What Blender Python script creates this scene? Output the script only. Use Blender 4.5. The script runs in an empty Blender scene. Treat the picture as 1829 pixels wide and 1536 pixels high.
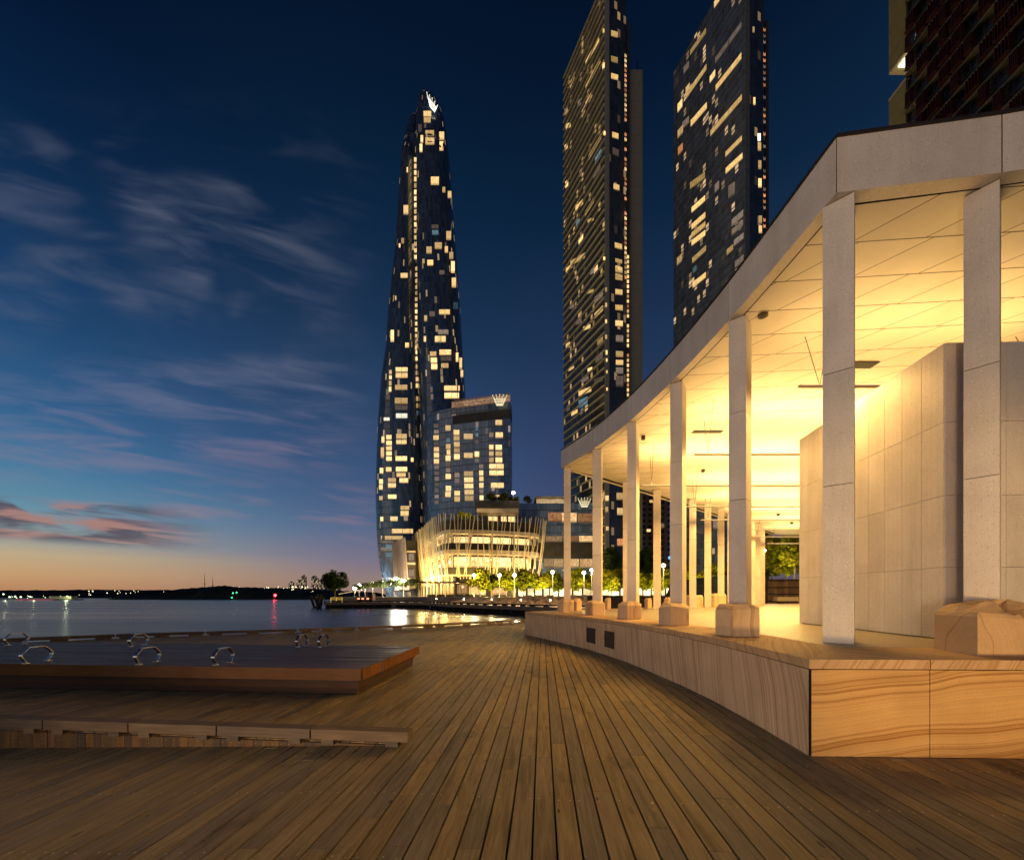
import bpy, bmesh, math, random
from mathutils import Vector
from mathutils.bvhtree import BVHTree
R = random.Random(7)
rad = math.radians
scene = bpy.context.scene
COL = scene.collection
# ------------------------------------------------------------------ camera maths
F, U0, H, CZ = 720.0, 914.5, 1065.0, 1.4
def W(u, v, Y): return Vector(((u-U0)/F*Y, Y, CZ+(H-v)/F*Y))
def G(u, v, z=0.0):
    Y = (CZ-z)*F/(v-H); return Vector(((u-U0)/F*Y, Y, z))
def XU(u, Y): return (u-U0)/F*Y
def ZV(v, Y): return CZ+(H-v)/F*Y
TH = rad(4.3); CT, ST = math.cos(TH), math.sin(TH)
def D(s, t, z=0.0): return Vector((s*CT+t*ST, -s*ST+t*CT, z))      # deck frame -> world
# ------------------------------------------------------------------ mesh builder
class MB:
    def __init__(s): s.v=[]; s.f=[]; s.uv=[]; s.at=[]; s.mi=[]
    def face(s, pts, uv=None, a=0.0, m=0):
        i=len(s.v); s.v += [Vector(p) for p in pts]; s.f.append(list(range(i,i+len(pts))))
        s.uv.append(uv if uv else [(0,0)]*len(pts)); s.at.append(a); s.mi.append(m)
    def hexa(s, b, t, a=0.0, m=0, bottom=True):
        n=len(b)
        s.face(t, [(p[0],p[1]) for p in t], a, m)
        if bottom: s.face(list(reversed(b)), [(p[0],p[1]) for p in reversed(b)], a, m)
        d=0
        for i in range(n):
            j=(i+1)%n; L=(Vector(b[j])-Vector(b[i])).length
            s.face([b[i],b[j],t[j],t[i]], [(d,b[i][2]),(d+L,b[j][2]),(d+L,t[j][2]),(d,t[i][2])], a, m); d+=L
    def box(s, x0,x1,y0,y1,z0,z1, a=0.0, m=0, tf=None, bottom=True):
        b=[(x0,y0,z0),(x1,y0,z0),(x1,y1,z0),(x0,y1,z0)]; t=[(x0,y0,z1),(x1,y0,z1),(x1,y1,z1),(x0,y1,z1)]
        if tf: b=[tf(*p) for p in b]; t=[tf(*p) for p in t]
        s.hexa(b,t,a,m,bottom)
    def prism(s, poly, z0, z1, a=0.0, m=0, bottom=True):
        s.hexa([(p[0],p[1],z0) for p in poly], [(p[0],p[1],z1) for p in poly], a, m, bottom)
    def tube(s, pts, r, n=8, a=0.0, m=0, cap=True):
        pts=[Vector(p) for p in pts]; rs = r if isinstance(r,(list,tuple)) else [r]*len(pts); rings=[]
        for i,p in enumerate(pts):
            d=(pts[min(i+1,len(pts)-1)]-pts[max(i-1,0)]).normalized()
            up=Vector((0,0,1)) if abs(d.z)<.9 else Vector((1,0,0))
            x=d.cross(up).normalized(); y=x.cross(d)
            rings.append([p+(x*math.cos(6.28318*k/n)+y*math.sin(6.28318*k/n))*rs[i] for k in range(n)])
        for i in range(len(rings)-1):
            for k in range(n):
                j=(k+1)%n; s.face([rings[i][k],rings[i][j],rings[i+1][j],rings[i+1][k]],None,a,m)
        if cap:
            s.face(list(reversed(rings[0])),None,a,m); s.face(rings[-1],None,a,m)
    def ball(s, c, r, seg=10, rg=6, sq=(1,1,1)):
        c=Vector(c); P=lambda i,j:c+Vector((math.sin(math.pi*i/rg)*math.cos(6.28318*j/seg)*r*sq[0],math.sin(math.pi*i/rg)*math.sin(6.28318*j/seg)*r*sq[1],math.cos(math.pi*i/rg)*r*sq[2]))
        for i in range(rg):
            for j in range(seg):
                q=[P(i,j),P(i+1,j),P(i+1,j+1),P(i,j+1)]
                if i==0: q=[q[0],q[1],q[2]]
                elif i==rg-1: q=[q[0],q[1],q[3]]
                s.face(q)
    def build(s, name, mat, parent=None, smooth=False, merge=True, bevel=0.0):
        off = Vector((0,0,0))
        if parent:
            q=parent
            while q: off += q.location; q=q.parent
        me=bpy.data.meshes.new(name)
        me.from_pydata([tuple(p-off) for p in s.v], [], s.f)
        ul=me.uv_layers.new(name='UVMap'); k=0
        for f,uv in zip(s.f,s.uv):
            for q in uv: ul.data[k].uv=q; k+=1
        at=me.attributes.new('rnd','FLOAT','FACE')
        for i,a in enumerate(s.at): at.data[i].value=a
        for m in (mat if isinstance(mat,(list,tuple)) else [mat]): me.materials.append(m)
        for i,p in enumerate(me.polygons): p.material_index=s.mi[i]
        if merge:
            bm=bmesh.new(); bm.from_mesh(me); bmesh.ops.remove_doubles(bm, verts=bm.verts, dist=1e-4)
            bm.to_mesh(me); bm.free()
        if smooth:
            for p in me.polygons: p.use_smooth=True
        o=bpy.data.objects.new(name, me); COL.objects.link(o)
        if parent: o.parent=parent
        if bevel:
            b=o.modifiers.new('b','BEVEL'); b.width=bevel; b.segments=2; b.limit_method='ANGLE'
        return o
def tag(o, label=None, cat=None, group=None, kind=None):
    if label: o['label']=label
    if cat: o['category']=cat
    if group: o['group']=group
    if kind: o['kind']=kind
    return o
def empty(name, loc, label, cat, group=None):
    o=bpy.data.objects.new(name,None); COL.objects.link(o); o.location=loc; o.empty_display_size=.2
    return tag(o,label,cat,group)
def copy_tree(o, parent=None):
    c=o.copy(); COL.objects.link(c)
    if parent: c.parent=parent
    for ch in list(o.children): copy_tree(ch, c)
    return c
# ------------------------------------------------------------------ material helpers
class NT:
    def __init__(s, name):
        s.m=bpy.data.materials.new(name); s.m.use_nodes=True; s.t=s.m.node_tree; s.n=s.t.nodes; s.n.clear()
        s.out=s.n.new('ShaderNodeOutputMaterial')
    def add(s, typ, props=None, **inp):
        n=s.n.new('ShaderNode'+typ)
        for k,v in (props or {}).items(): setattr(n,k,v)
        for k,v in inp.items():
            key=int(k[1:]) if k[0]=='i' and k[1:].isdigit() else k.replace('_',' ')
            sk=n.inputs[key]
            if isinstance(v, bpy.types.NodeSocket): s.t.links.new(v, sk)
            else:
                if hasattr(sk.default_value,'__len__') and isinstance(v,(tuple,list)) and len(sk.default_value)==4 and len(v)==3: v=(*v,1)
                sk.default_value=v
        return n
    def math(s, op, a, b=0.0, c=None, clamp=False):
        n=s.n.new('ShaderNodeMath'); n.operation=op; n.use_clamp=clamp
        for i,v in enumerate([a,b] if c is None else [a,b,c]):
            if isinstance(v,bpy.types.NodeSocket): s.t.links.new(v,n.inputs[i])
            else: n.inputs[i].default_value=v
        return n.outputs[0]
    def ramp(s, fac, stops, interp='LINEAR'):
        n=s.n.new('ShaderNodeValToRGB'); s.t.links.new(fac,n.inputs[0]); e=n.color_ramp.elements; n.color_ramp.interpolation=interp
        while len(e)<len(stops): e.new(.5)
        for el,(p,c) in zip(e,stops): el.position=p; el.color=(*c,1) if len(c)==3 else c
        return n.outputs[0]
    def mix(s, f, a, b, mode='MIX'):
        n=s.n.new('ShaderNodeMix'); n.data_type='RGBA'; n.blend_type=mode
        for i,v in ((0,f),(6,a),(7,b)):
            if isinstance(v,bpy.types.NodeSocket): s.t.links.new(v,n.inputs[i])
            else: n.inputs[i].default_value=v if not isinstance(v,(tuple,list)) or len(v)==4 else (*v,1)
        return n.outputs[2]
    def pr(s, **k):
        p=s.add('BsdfPrincipled',None,**k); s.t.links.new(p.outputs[0],s.out.inputs[0]); return p
    def bump(s, h, strength=.3, dist=.01):
        return s.add('Bump',None,Height=h,Strength=strength,Distance=dist).outputs[0]
    def coord(s, which='Object'): return s.add('TexCoord').outputs[which]
    def mapping(s, vec, loc=(0,0,0), rot=(0,0,0), sc=(1,1,1)):
        return s.add('Mapping',None,Vector=vec,Location=loc,Rotation=rot,Scale=sc).outputs[0]
def plain(name, col, rough=.7, metal=0.0, noise=.25, nscale=3.0, bump=0.0):
    t=NT(name); c=t.coord(); nz=t.add('TexNoise',None,Vector=c,Scale=nscale,Detail=6.0).outputs[0]
    f=t.ramp(nz,[(.3,tuple(x*(1-noise) for x in col)),(.7,tuple(min(1,x*(1+noise)) for x in col))])
    k=dict(Base_Color=f,Roughness=rough,Metallic=metal)
    if bump: k['Normal']=t.bump(nz,bump)
    t.pr(**k); return t.m
def glow(name, col, strength, sample=False):
    t=NT(name); e=t.add('Emission',None,Color=col,Strength=strength); t.t.links.new(e.outputs[0],t.out.inputs[0])
    if not sample: t.m.cycles.emission_sampling='NONE'
    return t.m
def wood(name, c1, c2, rough=.6, grain=(60,60,3), rnd=.35, spec=.4, bump=.25, stains=False):
    t=NT(name); c=t.coord(); g=t.mapping(c,sc=grain)
    a=t.add('Attribute',{'attribute_name':'rnd'}).outputs['Fac']
    off=t.add('CombineXYZ',None,X=t.math('MULTIPLY',a,37.0),Y=t.math('MULTIPLY',a,91.0),Z=t.math('MULTIPLY',a,53.0)).outputs[0]
    gv=t.add('VectorMath',{'operation':'ADD'},i0=g,i1=off).outputs[0]
    n1=t.add('TexNoise',None,Vector=gv,Scale=1.0,Detail=8.0,Roughness=.65,Distortion=.6).outputs[0]
    n2=t.add('TexNoise',None,Vector=t.add('VectorMath',{'operation':'ADD'},i0=t.mapping(c,sc=(1.3,1.3,1.3)),i1=off).outputs[0],Scale=1.0,Detail=5.0).outputs[0]
    base=t.ramp(n1,[(.25,c2),(.5,tuple((x+y)/2 for x,y in zip(c1,c2))),(.75,c1)])
    val=t.math('ADD',t.math('MULTIPLY',a,rnd*2),1-rnd)
    val=t.math('MULTIPLY',val,t.math('ADD',t.math('MULTIPLY',n2,.9),.55))
    if stains:
        st1=t.add('TexNoise',None,Vector=t.mapping(c,sc=(2.2,.9,1)),Scale=1.0,Detail=6.0,Roughness=.7).outputs[0]
        base=t.mix(t.ramp(st1,[(.56,(0,0,0)),(.70,(.75,.75,.75))]),base,tuple(x*.35 for x in c2))
        st2=t.add('TexNoise',None,Vector=t.add('VectorMath',{'operation':'ADD'},i0=t.mapping(c,sc=(9,.8,1)),i1=off).outputs[0],Scale=1.0,Detail=3.0).outputs[0]
        base=t.mix(t.ramp(st2,[(.60,(0,0,0)),(.74,(.6,.6,.6))]),base,tuple(x*.5 for x in c2))
        vk=t.add('TexVoronoi',None,Vector=t.mapping(c,sc=(7,2.2,1)),Scale=1.0); kn=t.math('LESS_THAN',vk.outputs['Distance'],t.math('MULTIPLY',t.add('SeparateColor',None,Color=vk.outputs['Color']).outputs[0],.09))
        base=t.mix(t.math('MULTIPLY',kn,.75),base,tuple(x*.25 for x in c2))
    hs=t.add('HueSaturation',None,Color=base,Value=val,Saturation=t.math('ADD',.85,t.math('MULTIPLY',a,.3))).outputs[0]
    t.pr(Base_Color=hs,Roughness=t.math('ADD',rough-.1,t.math('MULTIPLY',n2,.25)),Normal=t.bump(n1,bump,.004),**{'Specular_IOR_Level':spec}); return t.m
def sandstone(name, coord, d, scale, distort, light, dark, nsc=.8, rough=.8, loc=(0,0,0), vein=False):
    t=NT(name); c=t.mapping(t.coord(coord),loc=loc)
    a=t.add('Attribute',{'attribute_name':'rnd'}).outputs['Fac']
    nz=t.add('TexNoise',None,Vector=c,Scale=nsc,Detail=2.0,Roughness=.45).outputs[0]
    dt=t.add('VectorMath',{'operation':'DOT_PRODUCT'},i0=c,i1=d).outputs['Value']
    w=t.math('ADD',t.math('ADD',t.math('MULTIPLY',dt,scale),t.math('MULTIPLY',nz,distort)),t.math('MULTIPLY',a,23.0))
    n1=t.add('TexNoise',{'noise_dimensions':'1D'},W=w,Scale=1.0,Detail=7.0,Roughness=.72).outputs[0]
    mid=tuple((x*.6+y*.4) for x,y in zip(light,dark))
    col=t.ramp(n1,[(.28,dark),(.37,mid),(.43,light),(.50,tuple(x*.9 for x in light)),(.55,mid),(.58,dark),(.615,mid),(.65,light),(.8,tuple(min(1,x*1.08) for x in light))])
    if vein: col=t.ramp(n1,[(.26,dark),(.34,mid),(.38,tuple(x*.9 for x in light)),(.5,light),(.565,tuple(x*.92 for x in light)),(.585,mid),(.60,dark),(.615,mid),(.635,light),(.8,tuple(min(1,x*1.06) for x in light))])
    gr=t.add('TexNoise',None,Vector=c,Scale=90.0,Detail=3.0).outputs[0]
    pt=t.add('TexNoise',None,Vector=c,Scale=1.7,Detail=4.0).outputs[0]
    col=t.mix(.35,col,t.ramp(gr,[(.3,(.45,.45,.45)),(.7,(1,1,1))]),'MULTIPLY')
    col=t.mix(.5,col,t.ramp(pt,[(.3,(.62,.60,.60)),(.65,(1,1,1))]),'MULTIPLY')
    t.pr(Base_Color=col,Roughness=rough,Normal=t.bump(gr,.15,.003)); return t.m
def terrazzo(name, base, sc=1.0, rough=.55):
    t=NT(name); c=t.coord()
    n=t.add('TexNoise',None,Vector=c,Scale=2.2,Detail=5.0).outputs[0]
    col=t.ramp(n,[(.3,tuple(x*.84 for x in base)),(.7,base)])
    sk=t.add('TexNoise',None,Vector=t.mapping(c,sc=(3.2,3.2,.35)),Scale=1.0,Detail=6.0,Roughness=.6).outputs[0]
    col=t.mix(.35,col,t.ramp(sk,[(.34,(.70,.67,.63)),(.56,(1,1,1))]),'MULTIPLY')
    for scale,thr,cc,dens in ((22*sc,.16,(.8,.77,.7),.62),(38*sc,.20,(.22,.18,.15),.66),(75*sc,.26,(.75,.72,.66),.5),(95*sc,.27,(.25,.21,.18),.55)):
        v=t.add('TexVoronoi',None,Vector=c,Scale=scale)
        sep=t.add('SeparateColor',None,Color=v.outputs['Color'])
        m=t.math('MULTIPLY',t.math('LESS_THAN',v.outputs['Distance'],thr),t.math('GREATER_THAN',sep.outputs[0],dens))
        col=t.mix(t.math('MULTIPLY',m,.65),col,cc)
    a=t.add('Attribute',{'attribute_name':'rnd'}).outputs['Fac']
    col=t.add('HueSaturation',None,Color=col,Value=t.math('ADD',.93,t.math('MULTIPLY',a,.14))).outputs[0]
    t.pr(Base_Color=col,Roughness=rough,Normal=t.bump(n,.05)); return t.m
def facade(name, glass, frame, pw, fh, lw=.08, lh=.12, rough=.12, glowf=0.0, glowc=(1,.6,.25), blotch=.5, spec=.8, metal=0.0, gs=.35):
    """curtain wall: panes pw x fh metres on the UV grid, mullions and transoms between them"""
    t=NT(name); uv=t.add('SeparateXYZ',None,Vector=t.coord('UV'))
    x=t.math('DIVIDE',uv.outputs[0],pw); y=t.math('DIVIDE',uv.outputs[1],fh)
    ln=t.math('MAXIMUM',t.math('LESS_THAN',t.math('FRACT',x),lw),t.math('LESS_THAN',t.math('FRACT',y),lh))
    cell=t.add('CombineXYZ',None,X=t.math('FLOOR',x),Y=t.math('FLOOR',y))
    wn=t.add('TexWhiteNoise',None,Vector=cell.outputs[0]); r=wn.outputs['Value']
    col=t.mix(t.math('MULTIPLY',r,blotch),glass,tuple(min(1,g*2.6+.01) for g in glass))
    col=t.mix(ln,col,frame)
    n=t.add('TexNoise',None,Vector=cell.outputs[0],Scale=.7).outputs[0]
    bn=t.add('Bump',None,Height=t.math('ADD',t.math('MULTIPLY',r,.3),t.math('MULTIPLY',ln,.6)),Strength=.25,Distance=.3).outputs[0]
    k=dict(Base_Color=col,Metallic=metal,Roughness=t.math('ADD',rough,t.math('MULTIPLY',ln,.4)),Normal=bn); k['Specular_IOR_Level']=spec
    if glowf>0:
        w2=t.add('TexWhiteNoise',{'noise_dimensions':'4D'},Vector=cell.outputs[0],W=3.3).outputs['Value']
        e=t.math('MULTIPLY',t.math('GREATER_THAN',w2,1-glowf),t.math('SUBTRACT',1.0,ln))
        k['Emission_Color']=glowc; k['Emission_Strength']=t.math('MULTIPLY',e,t.math('MULTIPLY',r,gs))
        t.m.cycles.emission_sampling='NONE'
    t.pr(**k); return t.m
def lit_window(name, c1, c2, st, nx=2):
    """a lit room behind glass: blinds, darker corners of furniture, mullions; differs per window"""
    t=NT(name); uv=t.add('SeparateXYZ',None,Vector=t.coord('UV')); rnd=t.add('ObjectInfo').outputs['Random']
    a=t.add('Attribute',{'attribute_name':'rnd'}).outputs['Fac']; rr=t.math('FRACT',t.math('ADD',rnd,a))
    x=t.math('MULTIPLY',uv.outputs[0],nx)
    mul=t.math('LESS_THAN',t.math('FRACT',t.math('ADD',x,.04)),.09)
    mul=t.math('MULTIPLY',mul,t.math('LESS_THAN',t.math('ABSOLUTE',t.math('SUBTRACT',uv.outputs[0],.5)),.47))
    cv=t.add('CombineXYZ',None,X=t.math('MULTIPLY',uv.outputs[0],3.0),Y=t.math('MULTIPLY',uv.outputs[1],1.6),Z=t.math('MULTIPLY',rr,40.0)).outputs[0]
    nz=t.add('TexNoise',None,Vector=cv,Scale=2.4,Detail=5.0,Roughness=.6).outputs[0]
    col=t.mix(t.ramp(nz,[(.35,(0,0,0)),(.65,(1,1,1))]),c2,c1)
    s=t.math('MULTIPLY',st,t.math('ADD',.28,t.math('MULTIPLY',rr,.95)))
    low=t.math('MULTIPLY',t.math('LESS_THAN',uv.outputs[1],t.math('MULTIPLY',nz,.34)),.5)
    s=t.math('MULTIPLY',s,t.math('SUBTRACT',1.0,t.math('MAXIMUM',t.math('MULTIPLY',mul,.45),low)))
    s=t.math('MULTIPLY',s,t.math('ADD',.5,nz))
    t.pr(Base_Color=(.02,.02,.02),Roughness=.1,Emission_Color=col,Emission_Strength=s)
    t.m.cycles.emission_sampling='NONE'; return t.m
def leafmat(name, c1, c2):
    t=NT(name); a=t.add('Attribute',{'attribute_name':'rnd'}).outputs['Fac']
    col=t.ramp(a,[(0,c1),(1,c2)])
    d=t.add('BsdfDiffuse',None,Color=col); tr=t.add('BsdfTranslucent',None,Color=col); m=t.add('MixShader',None,i0=.35,i1=d.outputs[0],i2=tr.outputs[0])
    t.t.links.new(m.outputs[0],t.out.inputs[0]); return t.m
M={}
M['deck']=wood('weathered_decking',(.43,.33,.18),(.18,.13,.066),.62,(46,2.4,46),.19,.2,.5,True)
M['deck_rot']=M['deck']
M['riser']=wood('riser_timber_shaded',(.17,.10,.04),(.07,.036,.013),.55,(30,30,3),.4)  # tone darkened to carry the shade cast by the beams
M['beam']=wood('grey_hardwood',(.23,.165,.10),(.10,.07,.042),.75,(3,45,45),.25,.4,.3)
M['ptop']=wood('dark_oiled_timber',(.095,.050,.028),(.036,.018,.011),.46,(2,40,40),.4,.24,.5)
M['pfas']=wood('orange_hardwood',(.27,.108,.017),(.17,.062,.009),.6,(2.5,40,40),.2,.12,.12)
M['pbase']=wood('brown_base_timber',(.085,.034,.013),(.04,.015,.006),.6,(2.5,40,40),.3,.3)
SL,SD=(.66,.46,.29),(.36,.19,.085)
M['ss_left']=sandstone('banded_sandstone_upright','UV',(1,.20,0),7.0,2.4,(.68,.49,.31),(.36,.20,.10),.6)
M['ss_right']=sandstone('banded_sandstone_bedded','UV',(-.12,1,0),6.0,2.6,(.66,.40,.15),(.32,.14,.025),.55)
M['ss_cap']=sandstone('banded_sandstone_coping','UV',(1,.75,0),7.5,2.8,(.62,.41,.22),(.36,.18,.065),.8)
M['ss_block']=sandstone('veined_sandstone_block','Object',(.85,.3,.45),2.0,2.2,(.66,.47,.29),(.34,.17,.06),1.0,vein=True)
M['ss_big']=sandstone('veined_sandstone_boulder','Object',(.95,.2,.34),3.3,1.5,(.62,.41,.22),(.20,.09,.03),1.2,vein=True)
M['terr']=terrazzo('shell_terrazzo',(.66,.60,.53))
M['floor']=terrazzo('terrazzo_floor',(.30,.255,.185),.7,.5)
M['black']=plain('black_gap',(.012,.011,.010),.8)
M['dmetal']=plain('dark_bronze_metal',(.05,.038,.03),.45,.6)
M['grille']=plain('louvre_metal',(.05,.035,.025),.5,.4)
M['steel']=plain('brushed_steel',(.74,.72,.68),.26,1.0,.05)
M['rod']=plain('pale_rod_metal',(.55,.47,.35),.4,.3,.05)
M['wire']=plain('wire_metal',(.12,.09,.06),.4,.6,.05)
M['darkwood']=plain('dark_pier_timber',(.035,.028,.022),.8,0,.4,1.0)
M['stone_dark']=plain('dark_retaining_stone',(.06,.045,.035),.85,0,.4,1.2,.4)
M['rock']=plain('sandstone_rubble',(.42,.29,.17),.85,0,.45,.5,.4)
M['land']=plain('promenade_paving',(.22,.18,.14),.8,0,.25,.4)
M['hill']=plain('wooded_hill',(.012,.016,.013),.95,0,.5,.06)
M['bark']=plain('bark',(.12,.085,.055),.9,0,.4,5)
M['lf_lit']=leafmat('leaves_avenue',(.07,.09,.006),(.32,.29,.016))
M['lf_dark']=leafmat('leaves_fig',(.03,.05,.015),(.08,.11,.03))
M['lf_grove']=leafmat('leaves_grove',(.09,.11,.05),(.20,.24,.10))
M['cream']=plain('pale_precast',(.52,.44,.32),.6,0,.12,.3)
M['slat']=plain('pale_timber_slat',(.62,.52,.33),.55,0,.12,.3)
M['slab']=plain('balcony_slab_edge',(.62,.56,.36),.6,0,.15,.2)
M['spandrel']=plain('dark_spandrel',(.035,.03,.022),.6,0,.4,.4)
M['blade']=plain('grey_green_precast',(.30,.30,.24),.6,0,.08,.05)
M['brick']=None
W1,W2=(1,.72,.30),(1,.50,.13)
M['win']=lit_window('lit_room',(1,.75,.36),(1,.52,.15),1.4)
M['winband']=lit_window('lit_band',(1,.72,.30),(.9,.48,.12),1.05,7)
M['windim']=lit_window('dim_room',(.75,.55,.42),(.5,.36,.26),.34)
M['winblue']=lit_window('blue_room',(.35,.6,.7),(.2,.4,.55),.35)
M['winwhite']=lit_window('white_room',(1,.97,.8),(1,.9,.65),1.8)
M['winor']=lit_window('orange_room',(1,.45,.2),(.9,.3,.1),.9)
M['shop']=lit_window('restaurant_glazing',(1,.78,.36),(1,.5,.14),1.9,5)
M['shopw']=lit_window('shopfront_glazing',(1,.85,.5),(1,.7,.3),2.6,6)
M['lamp']=glow('lamp_glow',(1,.86,.55),40)
M['lampc']=glow('lamp_glow_cool',(1,.97,.78),34)
M['crown']=glow('crown_sign_glow',(1,.86,.50),1.25)
M['crownw']=glow('crown_sign_white',(1,.95,.8),1.9)
M['red']=glow('red_beacon',(1,.02,.02),26)
M['green']=glow('green_beacon',(.05,1,.3),7)
M['spark']=glow('house_light',(1,.85,.5),3)
M['sparkg']=glow('marina_light',(.8,1,.55),3.5)
# ------------------------------------------------------------------ render, camera, world
scene.render.engine='CYCLES'
cy=scene.cycles; cy.use_denoising=True; cy.max_bounces=6; cy.diffuse_bounces=3; cy.glossy_bounces=3; cy.transparent_max_bounces=8
cy.sample_clamp_indirect=4.0; cy.sample_clamp_direct=0; cy.use_light_tree=True; cy.blur_glossy=.5
scene.view_settings.view_transform='Standard'; scene.view_settings.look='None'; scene.view_settings.exposure=0; scene.view_settings.gamma=1
cam=bpy.data.cameras.new('Camera'); co=bpy.data.objects.new('Camera',cam); COL.objects.link(co); scene.camera=co
co.location=(0,0,CZ); co.rotation_euler=(rad(90),0,0); cam.sensor_width=36; cam.sensor_fit='HORIZONTAL'; cam.lens=F/1829*36
cam.shift_y=(H-768)/1829; cam.clip_end=12000; cam.clip_start=.05
def world():
    w=bpy.data.worlds.new('World'); scene.world=w; w.use_nodes=True
    t=NT.__new__(NT); t.t=w.node_tree; t.n=t.t.nodes; t.n.clear(); t.m=None
    out=t.n.new('ShaderNodeOutputWorld')
    d=t.add('SeparateXYZ',None,Vector=t.coord('Generated'))
    X,Y,Z=d.outputs
    el=t.math('DIVIDE',t.math('ARCSINE',Z),rad(60))                       # 0..1 over 60 degrees
    az=t.math('ARCTAN2',X,Y)                                              # 0 ahead, negative to the west
    def lin(c): return tuple((x/255/12.92) if x<10 else ((x/255+.055)/1.055)**2.4 for x in c)
    L=[(0,(178,124,88)),(.035,(198,157,112)),(.065,(190,170,134)),(.09,(146,156,154)),(.14,(98,142,164)),(.20,(68,120,156)),(.28,(50,96,140)),(.40,(30,70,112)),(.52,(18,50,86)),(.63,(8,34,66)),(.75,(3,20,46)),(1,(2,10,28))]
    C=[(0,(152,122,106)),(.04,(144,124,122)),(.08,(122,116,136)),(.15,(88,105,138)),(.24,(63,88,126)),(.40,(44,69,104)),(.55,(26,51,82)),(.70,(12,37,64)),(.85,(5,25,48)),(1,(3,14,36))]
    E=[(0,(96,86,100)),(.12,(72,78,110)),(.3,(52,66,104)),(.5,(32,52,84)),(.7,(13,36,62)),(.85,(5,23,46)),(1,(3,13,34))]
    mk=lambda S:t.ramp(el,[(p,lin(c)) for p,c in S])
    def ss(v,a,b): 
        n=t.add('MapRange',{'interpolation_type':'SMOOTHSTEP'},Value=v); n.inputs[1].default_value=a; n.inputs[2].default_value=b; return n.outputs[0]
    col=t.mix(ss(az,rad(-56),rad(-18)),mk(L),mk(C)); col=t.mix(ss(az,rad(-14),rad(14)),col,mk(E))
    # long-exposure streaks of cloud, laid out in azimuth and elevation
    yy=t.math('MAXIMUM',Y,.08); px=t.math('DIVIDE',X,yy); py=t.math('DIVIDE',Z,yy)
    def streak(seed,sx,sy,tilt,lo,hi,det=3.0,dist=.5):
        v=t.add('CombineXYZ',None,X=px,Y=py,Z=seed).outputs[0]
        v=t.mapping(v,rot=(0,0,tilt)); v=t.mapping(v,sc=(sx,sy,1))
        n=t.add('TexNoise',None,Vector=v,Scale=1.0,Detail=det,Roughness=.5,Distortion=dist).outputs[0]
        return ss(n,lo,hi)
    def band(v,a,b,c,dd): return t.math('MULTIPLY',ss(v,a,b),t.math('SUBTRACT',1.0,ss(v,c,dd)))
    tl=rad(13)
    big=streak(8.7,2.6,5.5,tl,.40,.62,2.0)
    m1=t.math('MULTIPLY',t.math('MULTIPLY',streak(1.3,3.0,15,tl,.34,.80),big),t.math('MULTIPLY',band(px,-1.9,-1.0,-.62,-.28),band(py,.52,.72,1.0,1.28)))
    m1b=t.math('MULTIPLY',t.math('MULTIPLY',streak(14.3,3.4,17,tl,.34,.80),streak(31.0,3,6,tl,.40,.60,2.0)),t.math('MULTIPLY',band(px,-1.0,-.72,-.52,-.36),band(py,.45,.58,.80,1.05)))
    m1=t.math('MAXIMUM',m1,m1b)
    m2=t.math('MULTIPLY',streak(5.1,3.6,24,rad(8),.38,.72),t.math('MULTIPLY',band(px,-2.0,-1.1,-.56,-.30),band(py,.26,.36,.50,.62)))
    col=t.mix(t.math('MULTIPLY',m1,.50),col,lin((104,110,130)))
    pk=t.mix(ss(py,.30,.50),lin((152,126,146)),lin((112,118,146)))
    col=t.mix(t.math('MULTIPLY',m2,.46),col,pk)
    m3=t.math('MULTIPLY',streak(3.4,3.4,26,rad(6),.36,.56),t.math('MULTIPLY',band(px,-3.0,-1.6,-.98,-.70),band(t.math('ADD',py,t.math('MULTIPLY',px,.06)),.055,.085,.15,.18)))
    edge=streak(11.0,4,36,rad(6),.44,.62)
    col=t.mix(t.math('MULTIPLY',m3,.92),col,t.mix(edge,lin((84,78,90)),lin((168,124,116))))
    m4=t.math('MULTIPLY',streak(21.0,4,26,rad(8),.46,.68),t.math('MULTIPLY',band(px,-1.1,-.85,-.4,-.24),band(py,.10,.16,.24,.30)))
    col=t.mix(t.math('MULTIPLY',m4,.32),col,lin((158,126,138)))
    # a few stars
    vo=t.add('TexVoronoi',None,Vector=t.coord('Generated'),Scale=26.0); st=t.math('MULTIPLY',t.math('LESS_THAN',vo.outputs['Distance'],.022),t.math('GREATER_THAN',t.add('SeparateColor',None,Color=vo.outputs['Color']).outputs[0],.86))
    col=t.mix(t.math('MULTIPLY',st,.35),col,(.5,.5,.6))
    sky=t.add('TexSky',{'sky_type':'NISHITA'}); sky=sky; sky.sun_disc=False; sky.sun_elevation=rad(-5); sky.sun_rotation=rad(-62); sky.air_density=1.0
    bg1=t.add('Background',None,Color=col,Strength=1.0); bg2=t.add('Background',None,Color=sky.outputs[0],Strength=.05)
    a=t.add('AddShader',None,i0=bg1.outputs[0],i1=bg2.outputs[0]); t.t.links.new(a.outputs[0],out.inputs[0])
world()
def light(name, typ, loc, col, power, **k):
    l=bpy.data.lights.new(name,typ); l.color=col; l.energy=power
    tgt=k.pop('target',None)
    for a,b in k.items(): setattr(l,a,b)
    o=bpy.data.objects.new(name,l); COL.objects.link(o); o.location=loc
    if tgt is not None: o.rotation_euler=(Vector(tgt)-Vector(loc)).to_track_quat('-Z','Y').to_euler()
    return o
light('low_fill_light','SUN',(-30,-30,20),(1,.80,.62),.16,angle=rad(40),target=(-30+.72*40,-30+.69*40,20-7.5))  # added fill from behind left; the sun has set ahead
l_=light('quay_flood','SPOT',(4.6,-9,.07),(1,.60,.20),4300,shadow_soft_size=.3,target=(5.2,3.5,.62)); l_.data.spot_size=rad(30); l_.data.spot_blend=.6
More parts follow.
